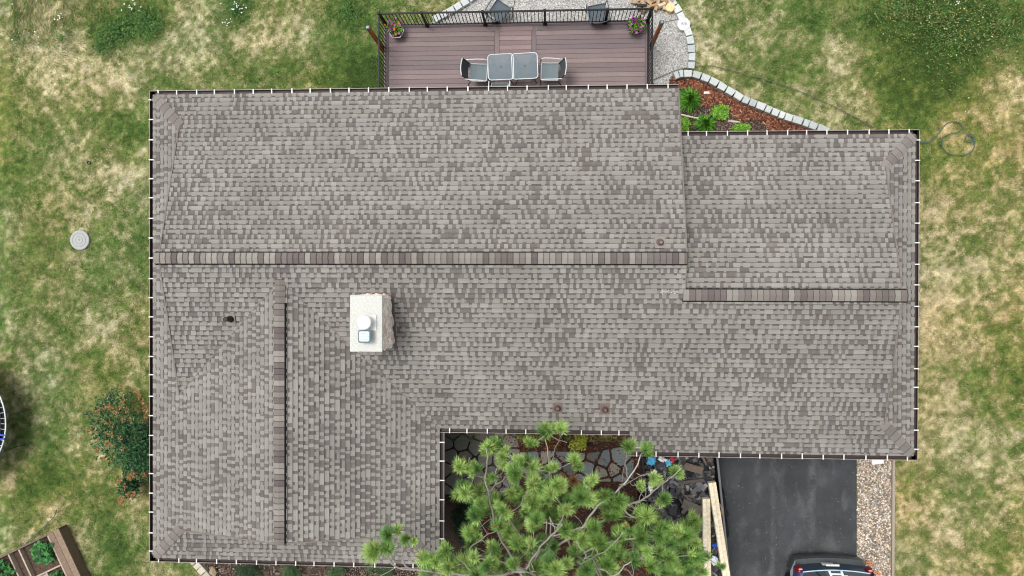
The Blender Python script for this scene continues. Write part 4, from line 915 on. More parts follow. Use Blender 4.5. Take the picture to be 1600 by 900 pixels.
m = MB(srgb(104,90,78)); bb(m, (.0,.02), (LX,.02), .05, 0, .34); bb(m, (0,LY), (LX,LY), .05, 0, .34); bb(m, (LX,0), (LX,LY), .05, 0, .34); bb(m, (.02,0), (.02,LY), .04, 0, .30); m.build('side_board', M['wood'], rbx)
m = MB(srgb(166,150,134))
for x in (.41, 1.42, 1.78): bb(m, (x, .05), (x, LY-.03), .045, .1, .345)
bb(m, (.43,1.02), (1.40,1.02), .045, .1, .33); bb(m, (1.80,.95), (2.58,.95), .045, .1, .33); bb(m, (.95,1.04), (.95,LY-.03), .045, .1, .33); m.build('divider', M['wood'], rbx)
m = MB(srgb(78,64,54)); q = [c+ux*a+uy*b for a, b in ((.03,.03),(LX-.03,.03),(LX-.03,LY-.03),(.03,LY-.03))]; m.face([(p.x,p.y,.2) for p in q]); so_ = m.build('bed_soil', M['soil'], rbx)
m = MB(srgb(170,168,162)); q = [c+ux*a+uy*b for a, b in ((.98,1.06),(1.38,1.06),(1.38,LY-.04),(.98,LY-.04))]; m.face([(p.x,p.y,.215) for p in ccw([(v.x,v.y) for v in q]) for p in [Vector((p[0],p[1],0))]]); m.build('gravel_fill', M['stone'], rbx)
for i, (a, b, r, lb) in enumerate(((.72,.45,.26,'leafy green squash plant beside the wide board of the raised bed'),(.72,1.42,.24,'green vegetable plant at the lower edge of the raised bed'),(2.2,.5,.34,'big leafy vegetable plant in the left cell of the raised bed'),(2.2,1.3,.3,'leafy vegetable plant at the bottom left cell of the raised bed'))):
    p = c+ux*a+uy*b; m = MB(); leafcloud(m, (p.x,p.y,.42), (r,r,.2), 110, .15, [srgb(58,122,60), srgb(76,140,72), srgb(46,100,50)], 60+i, up=1.4, aspect=.8); tag(m.build('vegetable_plant', M['leaf'], None, (p.x,p.y,.2)), lb, 'plant')

# ------------------------------------------------------------------ shrubs
root = shrub('flowering_bush', 196, 680, .95, 1.25, 1.3, 4600, .12, DG, 'big dark green bush with orange blossoms beside the left wall', 70, .32)
f = MB(); rd = random.Random(3)
for px, py in [(192,605),(210,610),(197,640),(187,636),(168,640),(152,648),(156,645),(163,660),(173,661),(182,644),(148,668),(145,673),(168,675),(175,680),(187,683),(213,684),(225,629),(228,640),(230,650),(167,693),(168,697),(154,702),(190,699),(164,718),(195,655),(205,655),(172,634),(165,635),(190,628),(215,622)]:
    for j in range(2):
        z = rd.uniform(.9,1.3); c_ = at(px+rd.uniform(-3,3), py+rd.uniform(-3,3), z)
        for k in range(11):
            a = rd.uniform(0,6.28); d = Vector((math.cos(a)*rd.uniform(.02,.09), math.sin(a)*rd.uniform(.02,.09), rd.uniform(-.02,.05))); s_ = Vector((-d.y,d.x,0)).normalized()*.015; cc_ = c_+d*.4
            f.face([cc_-s_, cc_+d*.4-s_*1.2, cc_+d, cc_+d*.5+s_*1.2], jit(rd.choice([srgb(160,110,66), srgb(138,94,58), srgb(172,128,84), srgb(96,106,56)]),.2))
f.build('blossom', M['leaf'], root)
root2 = shrub('flowering_bush', 208, 750, .42, .55, .9, 1300, .11, DG, 'smaller green bush with orange blossoms below the big one at the left wall', 71, .32)
f = MB()
for px, py in [(208,740),(215,743),(190,750),(200,748),(187,753),(205,742),(222,740),(196,760),(190,780),(203,775),(206,772),(188,782),(193,784)]:
    for j in range(2):
        z = rd.uniform(.7,1.0); c_ = at(px+rd.uniform(-3,3), py+rd.uniform(-3,3), z)
        for k in range(11):
            a = rd.uniform(0,6.28); d = Vector((math.cos(a)*rd.uniform(.02,.09), math.sin(a)*rd.uniform(.02,.09), rd.uniform(-.02,.05))); s_ = Vector((-d.y,d.x,0)).normalized()*.015; cc_ = c_+d*.4
            f.face([cc_-s_, cc_+d*.4-s_*1.2, cc_+d, cc_+d*.5+s_*1.2], jit(rd.choice([srgb(160,110,66), srgb(138,94,58), srgb(172,128,84), srgb(96,106,56)]),.2))
f.build('blossom', M['leaf'], root2)
JN = [srgb(70,104,60), srgb(86,118,74), srgb(54,84,48), srgb(104,130,92)]
for i, (px, w_, lb) in enumerate(((392,.52,'dark green juniper shrub nearest the cream edging bricks'),(452,.34,'pale green juniper shrub, second from the edging bricks under the eave'),(527,.28,'small green juniper shrub, third from the edging bricks under the eave'),(592,.42,'green juniper shrub under the overhanging pine branch'))):
    shrub('juniper', px, 893, w_, .3, .45, 1500, .05, JN if i else [srgb(44,84,46), srgb(36,66,38), srgb(80,112,82)], lb, 80+i, .3)
shrub('barberry_shrub', 903, 689, .28, .24, .5, 900, .07, [srgb(150,160,50), srgb(128,140,44), srgb(170,170,70)], 'yellow-green leafy shrub under the courtyard eave', 90, .6)
shrub('barberry_shrub', 862, 688, .30, .22, .4, 900, .06, [srgb(110,50,36), srgb(130,64,44), srgb(84,40,32), srgb(120,130,50)], 'reddish shrub left of the yellow-green one under the courtyard eave', 91, .6)
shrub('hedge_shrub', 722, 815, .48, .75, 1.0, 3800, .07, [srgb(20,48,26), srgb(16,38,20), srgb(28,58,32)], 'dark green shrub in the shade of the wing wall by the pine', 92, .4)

# flagstones
def voronoi(seeds, bound, shrink, rd):
    out = []
    for i, s_ in enumerate(seeds):
        w = list(bound)
        for j, t in enumerate(seeds):
            if i == j or (s_[0]-t[0])**2+(s_[1]-t[1])**2 > 4: continue
            mx, my = (s_[0]+t[0])/2, (s_[1]+t[1])/2; nx_, ny_ = s_[0]-t[0], s_[1]-t[1]; l = math.hypot(nx_, ny_); nx_ /= l; ny_ /= l
            w = clip(w, mx+nx_*shrink, my+ny_*shrink, nx_, ny_)
            if len(w) < 3: break
        if len(w) >= 3 and area(w) > .01: out.append((i, w))
    return out
def rounded(w, k=.13):
    o = []
    for i in range(len(w)):
        a, b, c_ = w[i-1], w[i], w[(i+1) % len(w)]
        o += [(b[0]+(a[0]-b[0])*k, b[1]+(a[1]-b[1])*k), (b[0]+(c_[0]-b[0])*k, b[1]+(c_[1]-b[1])*k)]
    return o
rd = random.Random(12)
pa = at(696,676), at(848,770); seeds = []
def seedgrid(xl, xh, yl, yh, s_):
    y = yl; r = 0
    while y < yh:
        x = xl+(r % 2)*s_/2
        while x < xh: seeds.append((x+rd.uniform(-.3,.3)*s_, y+rd.uniform(-.3,.3)*s_)); x += s_
        y += s_*.85; r += 1
A0, A1 = at(697,772), at(812,660); seedgrid(A0.x, A1.x, A0.y, A1.y, .45)
bound = ccw([tuple(at(a,b)[:2]) for a, b in ((686,655),(800,655),(812,700),(812,772),(690,772))])
for i, w in voronoi(seeds, bound, .022, rd):
    m = MB(jit(rd.choice([srgb(112,112,105), srgb(98,100,98), srgb(120,115,106)]),.08)); m.prism(ccw(rounded(w)), .0, .035+rd.uniform(0,.01), ch=.01)
    tag(m.build('flagstone', M['stone'], None), 'dark irregular flagstone paving the shaded courtyard corner', 'flagstone', 'flagstones in the courtyard corner')
for k, l in enumerate(([(783,712),(800,708),(822,706)],)): pass
seeds = []; A0, A1 = at(812,752), at(990,706); seedgrid(A0.x, A1.x, A0.y, A1.y, .42)
bound = ccw([tuple(at(a,b)[:2]) for a, b in ((812,706),(860,704),(920,708),(970,698),(990,702),(990,752),(930,752),(812,744))])
for i, w in voronoi(seeds, bound, .03, rd):
    m = MB(jit(rd.choice([srgb(112,118,118), srgb(100,108,110), srgb(126,122,112), srgb(88,90,86)]),.08)); m.prism(ccw(rounded(w)), .0, .04+rd.uniform(0,.01), ch=.01)
    tag(m.build('flagstone', M['stone'], None), 'blue-grey irregular flagstone in the path under the pine', 'flagstone', 'flagstones in the path under the pine')

# ------------------------------------------------------------------ trailer of roofing waste
def TR(u, v, z): # u across (0 left, 1 right), v down the photo along the trailer
    pr = at(1121, 716, z0t); pr2 = at(1140, 900, z0t); d = (pr2-pr).normalized(); n = Vector((d.y, -d.x, 0)) # n to the left or right
    if n.x > 0: n = -n
    q = pr+n*(1-u)*2.05+d*(v-.6); return Vector((q.x, q.y, z))
z0t = 1.0
tro = empty('dump_trailer', TR(.5, 2.2, 0), 'black open trailer full of roofing waste beside the driveway', 'trailer')
VL = 4.6
fl_ = MB(srgb(26,27,28)); fl_.face([TR(0,0,.55), TR(1,0,.55), TR(1,VL,.55), TR(0,VL,.55)][::-1]); fl_.face([TR(0,0,.50), TR(1,0,.50), TR(1,VL,.50), TR(0,VL,.50)]); fl_.build('floor', M['metal'], tro)
for a, b in (((0,0),(0,VL)),((1,0),(1,VL)),((0,0),(1,0)),((0,VL),(1,VL))):
    m = MB(srgb(20,21,22)); m.bar(TR(*a,.75), TR(*b,.75), .04, .46)
    m.bar(TR(*a,.985), TR(*b,.985), .055, .03, srgb(104,104,106) if a[0] == 1 else srgb(30,30,31)); m.build('side_wall', M['metal'], tro)
for s_ in (-.04, 1.04):
    for v in (1.9, 2.7):
        p = TR(s_, v, .36); m = MB(srgb(18,18,18)); ax = (TR(1,v,.36)-TR(0,v,.36)).normalized(); m.tube([p-ax*.09,p+ax*.09], .34, 20); m.build('wheel', M['rubber'], tro)
# waste
rd = random.Random(21); m = MB()
DC = [srgb(44,44,46), srgb(34,34,36), srgb(70,67,64), srgb(92,86,80), srgb(26,26,28), srgb(58,61,66), srgb(104,104,108), srgb(38,38,42)]  # lighter greys among the scraps stand in for glossy highlights
for i in range(1500):
    u, v = rd.uniform(.05,.95), rd.uniform(.1, VL-.1); hgt = .62+.40*math.exp(-((u-.55)/.36)**2)*(.55+.45*mn.noise(Vector((u*4,v*1.6,0)))); p = TR(u, v, hgt+rd.uniform(-.05,.05))
    w_, l_ = rd.uniform(.05,.16), rd.uniform(.1,.4)
    if u < .15 or u > .85: l_ *= .5
    rot = Matrix.Rotation(rd.uniform(0,3.14),3,'Z') @ Matrix.Rotation(rd.uniform(-.4,.4),3,'X') @ Matrix.Rotation(rd.uniform(-.4,.4),3,'Y')
    col = jit(rd.choice(DC),.25); 
    if rd.random() < .04: col = srgb(110,96,84)
    if i % 3: # bent shingle strip
        pts = [rot @ Vector(((k-1.5)/3*l_, 0, .05*math.sin(k*1.1)*rd.uniform(-.5,1)))+p for k in range(4)]; sd_ = rot @ Vector((0,w_/2,0))
        for k in range(3): m.face([pts[k]-sd_, pts[k+1]-sd_, pts[k+1]+sd_, pts[k]+sd_], col)
    else: m.box(p, (l_, w_, .012), rot, col)
tag(m.build('roofing_waste', M['plastic'], None), 'heap of torn black roofing scraps filling the trailer', 'waste', kind='stuff')
def lump(name, px, py, z, d, col, label, cat, seed, n=4, mat='plastic'):
    m = MB(col); p = at(px, py, z); m.rock(p, d, seed, n=n)
    # crease the skin
    m.v = [tuple(Vector(v)+(Vector(v)-p).normalized()*(.05*mn.noise(Vector(v)*13)+.05*mn.noise(Vector(v)*29)+.02*mn.noise(Vector(v)*60))) for v in m.v]
    tag(m.build(name, M[mat], None, smooth=True), label, cat)
lump('rubbish_bag', 1052, 793, 1.0, (.5,.4,.28), srgb(30,31,34), 'shiny black rubbish bag at the left of the roofing waste', 'bag', 3)
lump('rubbish_bag', 1082, 814, 1.0, (.46,.36,.26), srgb(42,47,56), 'dark bluish rubbish bag between the boards and the pine', 'bag', 5)
lump('wrapper', 1018, 720, 1.05, (.26,.2,.12), srgb(70,160,206), 'bright blue plastic wrapper under the eave at the trailer left side', 'wrapper', 6)
lump('wrapper', 1045, 723, 1.05, (.16,.16,.1), srgb(96,180,216), 'small light blue wrapper under the garage eave', 'wrapper', 7)
lump('wrapper', 1051, 719, 1.02, (.14,.12,.1), srgb(186,40,60), 'small red wrapper touching the light blue one', 'wrapper', 8)
lump('wrapper', 1036, 718, 1.02, (.26,.1,.1), srgb(220,220,222), 'white plastic wrapper left of the red one under the eave', 'wrapper', 9)
lump('paper_scrap', 1022, 740, .98, (.16,.16,.08), srgb(225,226,224), 'white scrap under the pine twigs below the blue wrapper', 'paper', 10)
lump('paper_scrap', 1017, 764, .98, (.12,.2,.08), srgb(225,226,224), 'white scrap at the left wall of the trailer beside the black bag', 'paper', 11)
lump('wrapper', 1117, 852, 1.0, (.09,.2,.1), srgb(40,90,190), 'strong blue wrapper between the two long timbers', 'wrapper', 12)
lump('paper_scrap', 1116, 876, 1.0, (.2,.26,.1), srgb(216,226,230), 'crumpled white scrap between the lower ends of the two timbers', 'paper', 13)
lump('paper_scrap', 1093, 893, 1.0, (.16,.26,.1), srgb(206,214,218), 'crumpled white scrap left of the timbers at the bottom edge', 'paper', 14)
for (pa_, pb_, w_, col, lb) in (((1067,786),(1097,800),.26,srgb(92,84,76),'short wide grey-brown board on the roofing waste'),((1066,802),(1074,792),.1,srgb(84,80,76),'narrow grey offcut leaning on the wide board'),((1060,755),(1100,750),.09,srgb(76,70,66),'bent dark brown strip across the top of the waste'),((1070,728),(1098,736),.2,srgb(98,86,76),'broken brown board at the top of the waste below the eave')):
    m = MB(col); m.bar(at(*pa_,1.12), at(*pb_,1.14), w_, .03); 
    tag(m.build('board_offcut', M['wood'], None), lb, 'board', 'board offcuts in the trailer')
def timber(a, b, za, zb, w, label, ends=None):
    m = MB(srgb(214,196,160)); p, q = at(*a, za), at(*b, zb); d = (q-p).normalized(); s_ = Vector((-d.y,d.x,0)).normalized()
    for k in (-1,1): m.bar(p+s_*k*w/4*1.01, q+s_*k*w/4*1.01, w/2-.004, .14, srgb(222,211,186) if k < 0 else srgb(212,198,168))
    tag(m.build('timber_beam', M['wood'], None), label, 'timber', 'pale timbers on the trailer')
timber((1103,778),(1105,930),1.28,1.22,.2,'pale timber lying straight along the trailer, nearer the pine')
timber((1112,753),(1140,935),1.36,1.22,.2,'pale timber lying aslant, nearer the driveway')
m = MB(srgb(24,24,24)); p = at(1133,800,.95); m.rock(p, (.14,.3,.12), 4, n=2); m.tube([at(1124,786,1.02), at(1128,795,1.02), at(1128,804,1.02)], .012, 6, srgb(190,160,120)); tag(m.build('tarp_bundle', M['fabric'], None), 'small black bundle hanging over the right rail of the trailer', 'bundle')

# ------------------------------------------------------------------ strip edging, splash block, bricks
m = MB(srgb(150,140,124)); m.bar(at(1395.5,718,.05), at(1393,1100,.05), .07, .10); tag(m.build('edging_board', M['concrete'], None), 'long pale edging board between the pebble strip and the lawn', 'edging')
p = at(1371,721,.1); m = MB(srgb(226,220,218)); m.prism(ccw([(p.x-.18,p.y+.3),(p.x+.18,p.y+.3),(p.x+.17,p.y-.05),(p.x-.15,p.y-.1)]), .03, .12, ch=.01); tag(m.build('splash_block', M['concrete'], None), 'white splash block on the pebbles under the garage eave', 'splash block')
def brick(px, py, rz, label):
    p = at(px, py, .1); root = empty('brick', (p.x,p.y,.04), label, 'brick'); m = MB(srgb(196,138,108)); rot = Matrix.Rotation(rz,3,'Z'); m.box((p.x,p.y,.07), (.2,.09,.06), rot, ch=.006); m.build('brick_body', M['stone'], root)
    h = MB((.01,.01,.01))
    for k in (-1,0,1):
        q = rot @ Vector((k*.05,0,0)); h.lathe((p.x+q.x,p.y+q.y,.0985), [(.016,0),(.016,.004)], 10)
    h.build('core_hole', M['stone'], root)
brick(1359,880,.08,'orange cored brick on the pebbles by the car, upper one'); brick(1371,896,-.42,'orange cored brick on the pebbles by the car, lower one')

# ------------------------------------------------------------------ car
cc = at(1294.5, 869, .55); CW = 1.04
car = empty('parked_car', (cc.x, cc.y-2.4, 0), 'blue estate car parked on the driveway, its grey rear bumper towards the house', 'car')
BLU = srgb(30,80,150); DGY = srgb(58,63,66); cx0, cy0 = cc.x, cc.y
def loft(mb, secs, col):
    """secs: list of rings with equal point counts"""
    n = len(secs[0])
    for i in range(len(secs)-1):
        for k in range(n): mb.face([secs[i][k], secs[i][(k+1) % n], secs[i+1][(k+1) % n], secs[i+1][k]], col)
    mb.face(secs[0][::-1], col); mb.face(secs[-1], col)
def sec(y, w, zb, zt, r=.12, n=5):
    pts = []
    for (sx, sz, a0) in ((1,1,0),(-1,1,90),(-1,-1,180),(1,-1,270)):
        for k in range(n): a = R(a0+k*90/(n-1)); pts.append((cx0+sx*(w-r)+r*math.cos(a), y, (zt if sz > 0 else zb)-sz*r+r*math.sin(a)))
    return pts
m = MB(BLU); loft(m, [sec(cy0-.24,.90*CW,.35,1.0,.12), sec(cy0-.28,.95*CW,.3,1.06,.14), sec(cy0-.6,.98*CW,.26,1.1,.14), sec(cy0-2.4,.99*CW,.25,1.08,.14), sec(cy0-3.6,.98*CW,.25,1.02,.14), sec(cy0-4.5,.9*CW,.3,.9,.14), sec(cy0-4.75,.76*CW,.35,.75,.12)], srgb(34,66,112))
m.build('body', M['plastic'], car, smooth=True)
# curved bumper
m = MB(DGY); A = []
for k in range(17):
    t = -1+2*k/16; A.append((cx0+t*CW*1.03, cy0+.0-.10*abs(t)**2.2-.30*max(0,abs(t)-.88)/.12))
for k in range(16):
    a, b = A[k], A[k+1]
    for z0_, z1_, i0_, i1_ in ((.28,.5,.03,.0),(.5,.6,.0,.03),(.6,.64,.03,.26)):
        m.face([(b[0],b[1]-i0_,z0_),(a[0],a[1]-i0_,z0_),(a[0]*1,a[1]-i1_,z1_),(b[0],b[1]-i1_,z1_)])
m.build('bumper', M['plastic'], car, smooth=True)
# tailgate and rear window leaning forward
m = MB(srgb(46,60,76)); TG = [(cx0+t*CW*.86, cy0-.16-.07*t*t) for t in [-1+k/6 for k in range(13)]]
for k in range(12):
    a, b = TG[k], TG[k+1]; m.face([(b[0],b[1]+.0,.6),(a[0],a[1],.6),(a[0],a[1]-.03,1.08),(b[0],b[1]-.03,1.08)])
m.build('tailgate', M['plastic'], car)
m = MB(srgb(170,196,214)); m.tube([(a[0],a[1]-.015,1.09) for a in TG], .016, 6); m.build('window_trim', M['metal'], car)
m = MB(); 
for k in range(12):
    a, b = TG[k], TG[k+1]; m.face([(b[0],b[1]-.03,1.09),(a[0],a[1]-.03,1.09),(cx0+(a[0]-cx0)*.86,a[1]-.42,1.60),(cx0+(b[0]-cx0)*.86,b[1]-.42,1.60)])
rw = m.build('rear_window', M['glass'], car)
def onwin(t, s_, lift=.012): # t across -1..1, s_ up the glass 0..1
    y0 = cy0-.16-.07*t*t-.03; return Vector((cx0+t*CW*.86*(1-.14*s_), y0-.39*s_, 1.09+.51*s_+lift))
def sticker(t0, t1, s0, s1, col, lift=.012):
    m = MB(col); m.face([onwin(t0,s0,lift), onwin(t1,s0,lift), onwin(t1,s1,lift), onwin(t0,s1,lift)][::-1]); return m.build('window_sticker', M['plastic'], rw)
sticker(.17,.30,.18,.6,srgb(170,205,220)); sticker(.32,.58,.18,.62,srgb(206,60,84))
m = MB(srgb(240,225,228)); m.tube([onwin(.40,.55,.02), onwin(.40,.28,.02), onwin(.46,.25,.02), onwin(.49,.33,.02), onwin(.46,.42,.02), onwin(.40,.42,.02)], .010, 5); m.build('sticker_mark', M['plastic'], rw)
m = MB(srgb(232,236,238))
for t in (-.22,.14):
    m.bar(Vector((cx0+t*CW*.86, cy0-.2, 1.11)), onwin(t,.98,.04), .055, .03)
for s_ in (.12,.5,.9): m.bar(onwin(-.22,s_,.045), onwin(.14,s_,.045), .04, .025)
m.face([onwin(-.18,.22,.05), onwin(.10,.22,.05), onwin(.10,.62,.05), onwin(-.18,.62,.05)][::-1], srgb(226,230,232)); m.build('rear_ladder', M['metal'], car)
m = MB(srgb(14,14,15)); m.bar(onwin(-.62,.02,.04), onwin(-.42,.5,.04), .03, .02); m.bar(Vector((cx0+.93*CW,cy0-.22,1.14)), onwin(.66,.75,.08), .05, .03); m.build('wiper', M['rubber'], car)
m = MB(srgb(120,176,210)); 
loft(m, [[tuple(Vector(p)) for p in sec(cy0-.62,.72*CW,1.5,1.66,.07)], sec(cy0-1.0,.75*CW,1.5,1.7,.07), sec(cy0-2.6,.74*CW,1.5,1.68,.07), sec(cy0-3.0,.68*CW,1.5,1.6,.05)], srgb(36,84,150)); m.build('car_roof', M['plastic'], car, smooth=True)
m = MB(); 
for sx in (-1,1):
    q = [(cx0+sx*.86*CW,cy0-.3,1.08),(cx0+sx*.88*CW,cy0-3.5,1.04),(cx0+sx*.7*CW,cy0-2.9,1.6),(cx0+sx*.72*CW,cy0-.66,1.62)]; m.face(q)
m.face([(cx0-.86*CW,cy0-3.6,1.03),(cx0+.86*CW,cy0-3.6,1.03),(cx0+.68*CW,cy0-2.95,1.58),(cx0-.68*CW,cy0-2.95,1.58)]); m.build('side_window', M['glass'], car)
for t in (-1,1):
    m = MB(srgb(104,18,26)); m.rock((cx0+t*.915*CW, cy0-.25, .90), (.20,.22,.38), 0, n=2); m.rock((cx0+t*.90*CW, cy0-.19, 1.04), (.12,.05,.05), 0, srgb(206,150,150), n=2); m.build('tail_light', M['plastic'], car, smooth=True)  # pale spot on the red lens is a modelled highlight
m = MB(srgb(206,208,206)); m.box((cx0-.03,cy0-.11,.9), (.36,.05,.05)); m.build('tailgate_handle', M['metal'], car)
m = MB(srgb(200,204,204)); m.box((cx0-.1,cy0-.145,.74), (.32,.02,.15)); m.build('number_plate', M['plastic'], car)
for sx in (-1,1):
    m = MB(srgb(170,180,190)); m.tube([(cx0+sx*.62*CW,cy0-.75,1.74),(cx0+sx*.64*CW,cy0-2.7,1.74)], .02, 6); m.build('roof_rail', M['metal'], car)
    for yy in (.95,3.75):
        w_ = MB(srgb(18,18,18)); x = cx0+sx*.88*CW; w_.tube([(x-.12,cy0-yy,.34),(x+.12,cy0-yy,.34)], .34, 24); wo = w_.build('wheel', M['rubber'], car); w2 = MB(srgb(150,152,155)); w2.tube([(x+sx*.1,cy0-yy,.34),(x+sx*.125,cy0-yy,.34)], .2, 16); w2.build('rim', M['alu'], wo)

# ------------------------------------------------------------------ pine in the courtyard
pb = at(862, 868, 0); pine = empty('pine_tree', (pb.x, pb.y, 0), 'long-needled pine with pale bare branches in the front courtyard', 'tree')
trunk = MB(srgb(104,88,78)); tk = [Vector((pb.x,pb.y,-.05)), Vector((pb.x+.05,pb.y-.2,1.2)), Vector((pb.x-.05,pb.y-.4,2.6)), Vector((pb.x+.02,pb.y-.5,4.0)), Vector((pb.x,pb.y-.6,5.2)), Vector((pb.x+.05,pb.y-.65,6.2))]
sp = spline(tk, 6); trunk.tube(sp, [max(.03,.15-.12*i/(len(sp)-1)) for i in range(len(sp))], 10); trunk.build('trunk', M['bark'], pine, smooth=True)
BK = [srgb(160,155,147), srgb(142,137,130), srgb(172,168,160), srgb(124,118,110)]
nodes = [(p, .06) for p in sp[6:]]
LIMBS = [ # pixel paths with heights, from the inside outwards
 ([(780,835,4.0),(771,808,4.3),(763,768,4.6),(758,750,4.7),(762,720,4.9),(760,700,5.0)],.028), ([(758,750,4.7),(748,744,4.8),(737,741,4.9),(727,737,5.0)],.016), ([(765,767,4.65),(776,757,4.7),(790,746,4.8)],.014),
 ([(826,886,3.8),(848,856,4.2),(865,836,4.5),(876,815,4.8),(882,797,5.0)],.035), ([(820,893,4.2),(835,868,4.6),(852,846,4.9),(880,820,5.2)],.03), ([(860,838,4.5),(888,831,4.7),(914,823,4.8)],.016),
 ([(905,830,3.8),(930,795,4.2),(954,776,4.4),(983,747,4.7),(1000,715,5.0)],.026), ([(981,748,4.7),(977,725,4.8),(978,706,4.9)],.014), ([(972,760,4.6),(1000,744,4.7),(1020,738,4.8)],.012),
 ([(930,820,3.6),(972,793,4.2),(1009,779,4.5),(1025,763,4.7),(1044,748,4.9)],.028), ([(972,794,4.2),(992,809,4.2),(1010,800,4.3),(1029,787,4.5)],.016), ([(995,787,4.3),(1003,770,4.5),(1014,760,4.6)],.01),
 ([(780,900,4.6),(720,898,4.9),(680,893,5.0),(647,891,5.1),(620,886,5.2),(605,872,5.3),(598,858,5.3)],.03), ([(645,891,5.1),(634,884,5.2),(629,870,5.3),(629,854,5.4)],.018), ([(690,900,5.0),(668,886,5.1),(648,866,5.2),(626,850,5.3),(616,842,5.3)],.014),
 ([(840,900,4.2),(790,880,4.6),(736,862,4.9),(752,843,5.0),(770,831,5.1)],.02), ([(850,880,3.6),(797,813,4.3),(812,790,4.5),(826,768,4.7)],.018), ([(690,897,4.9),(710,885,5.0),(725,878,5.1)],.014),
 ([(860,835,3.2),(857,780,3.7),(858,745,4.0),(856,705,4.3),(851,680,4.5)],.018), ([(857,735,4.1),(868,700,4.3),(876,680,4.5)],.014), ([(855,850,3.2),(852,790,3.6),(850,756,3.8)],.015),
 ([(905,880,4.0),(925,872,4.5),(945,862,4.9),(968,838,5.1)],.02), ([(915,870,4.4),(912,855,4.7),(912,842,4.9)],.012), ([(940,905,4.6),(925,882,4.8),(914,862,5.0)],.014), ([(960,900,4.4),(985,876,4.7),(1010,870,4.9)],.02), ([(990,900,4.6),(987,876,4.8),(990,850,5.0)],.014),
 ([(880,880,3.6),(940,850,4.1),(1000,840,4.5),(1050,838,4.8),(1073,836,5.0)],.022), ([(1040,870,4.4),(1075,868,4.7),(1100,872,4.9),(1125,885,5.0)],.018)]
br = MB()
for path, r in LIMBS:
    pts = [at(*q) for q in path]
    # start from the nearest node already grown
    near = min(nodes, key=lambda q: (q[0]-pts[0]).length+max(0, q[0].z-pts[0].z)*2)
    first = [near[0], (near[0]*.5+pts[0]*.5)+Vector((0,0,-.1))] if (near[0]-pts[0]).length > .08 else []
    allp = spline(first+pts, 6); allp = [p+Vector((mn.noise(p*5),mn.noise(p*5+Vector((9,0,0))),0))*.035 for p in allp]
    n = len(allp); br.tube(allp, [r*1.25*(1-.6*i/n) for i in range(n)], 7, random.choice(BK)); nodes += [(p, r) for p in allp[::3]]
TIPS = [(586,860,22),(606,836,20),(633,842,16),(661,871,18),(680,880,16),(696,860,18),(717,730,19),(726,770,20),(717,771,15),(764,698,18),(772,690,13),(785,714,19),(745,732,15),(741,806,18),(736,834,20),(722,883,23),(700,886,18),(740,870,18),(780,822,17),(785,796,16),(771,857,15),(806,738,20),(814,718,14),(829,692,15),(849,672,16),(832,730,17),(808,848,18),(803,883,15),(832,756,20),(850,760,17),(834,787,19),(840,813,18),(820,800,14),(876,669,16),(852,668,12),(983,698,15),(1009,703,15),(1016,698,11),(1054,738,15),(1062,740,12),(1021,747,14),(1038,779,16),(1004,757,11),(944,773,18),(967,782,16),(908,776,24),(895,785,18),(1012,808,20),(1000,800,14),(1073,837,20),(1060,832,15),(930,825,17),(969,839,17),(911,842,18),(882,828,18),(842,813,17),(868,889,20),(884,880,15),(847,761,17),(870,757,20),(899,718,15),(1090,871,16),(1003,842,19),(1032,837,20),(940,848,18),(992,877,17),(1018,886,18),(1047,871,20),(928,750,13),(1128,886,10),(1105,871,12),(950,880,17),(918,890,18),(1070,880,17),(1040,895,17),(850,850,18),(862,770,18),(885,795,15),(830,850,14),(760,885,17),(745,900,17),(800,770,15),(866,730,14),(985,830,15),(1050,850,16),(1090,850,13),(960,860,14),(900,860,15),(1010,862,15),(770,745,12),(752,785,13),(1080,893,14),(1098,893,12)]
rd = random.Random(33)
extra = []
for _ in range(85):
    px, py = rd.uniform(735,1095), rd.uniform(765,930)
    if px > 1000 and py < 800: continue
    extra.append((px, py, rd.uniform(12,17)))
for _ in range(22): extra.append((rd.uniform(640,740), rd.uniform(885,930), rd.uniform(13,18)))
for _ in range(70):      # bare twigs
    b_ = random.choice(nodes)[0]; e_ = b_+Vector((random.uniform(-.3,.3), random.uniform(-.1,.45), random.uniform(.0,.3)))
    br.tube(spline([b_, (b_+e_)/2+Vector((random.uniform(-.06,.06),random.uniform(-.06,.06),.03)), e_], 4), [.008]*8+[.004], 5, random.choice(BK))
fo = MB(); GN = [srgb(144,178,96), srgb(124,162,84), srgb(160,190,106), srgb(106,146,78), srgb(172,200,118)]
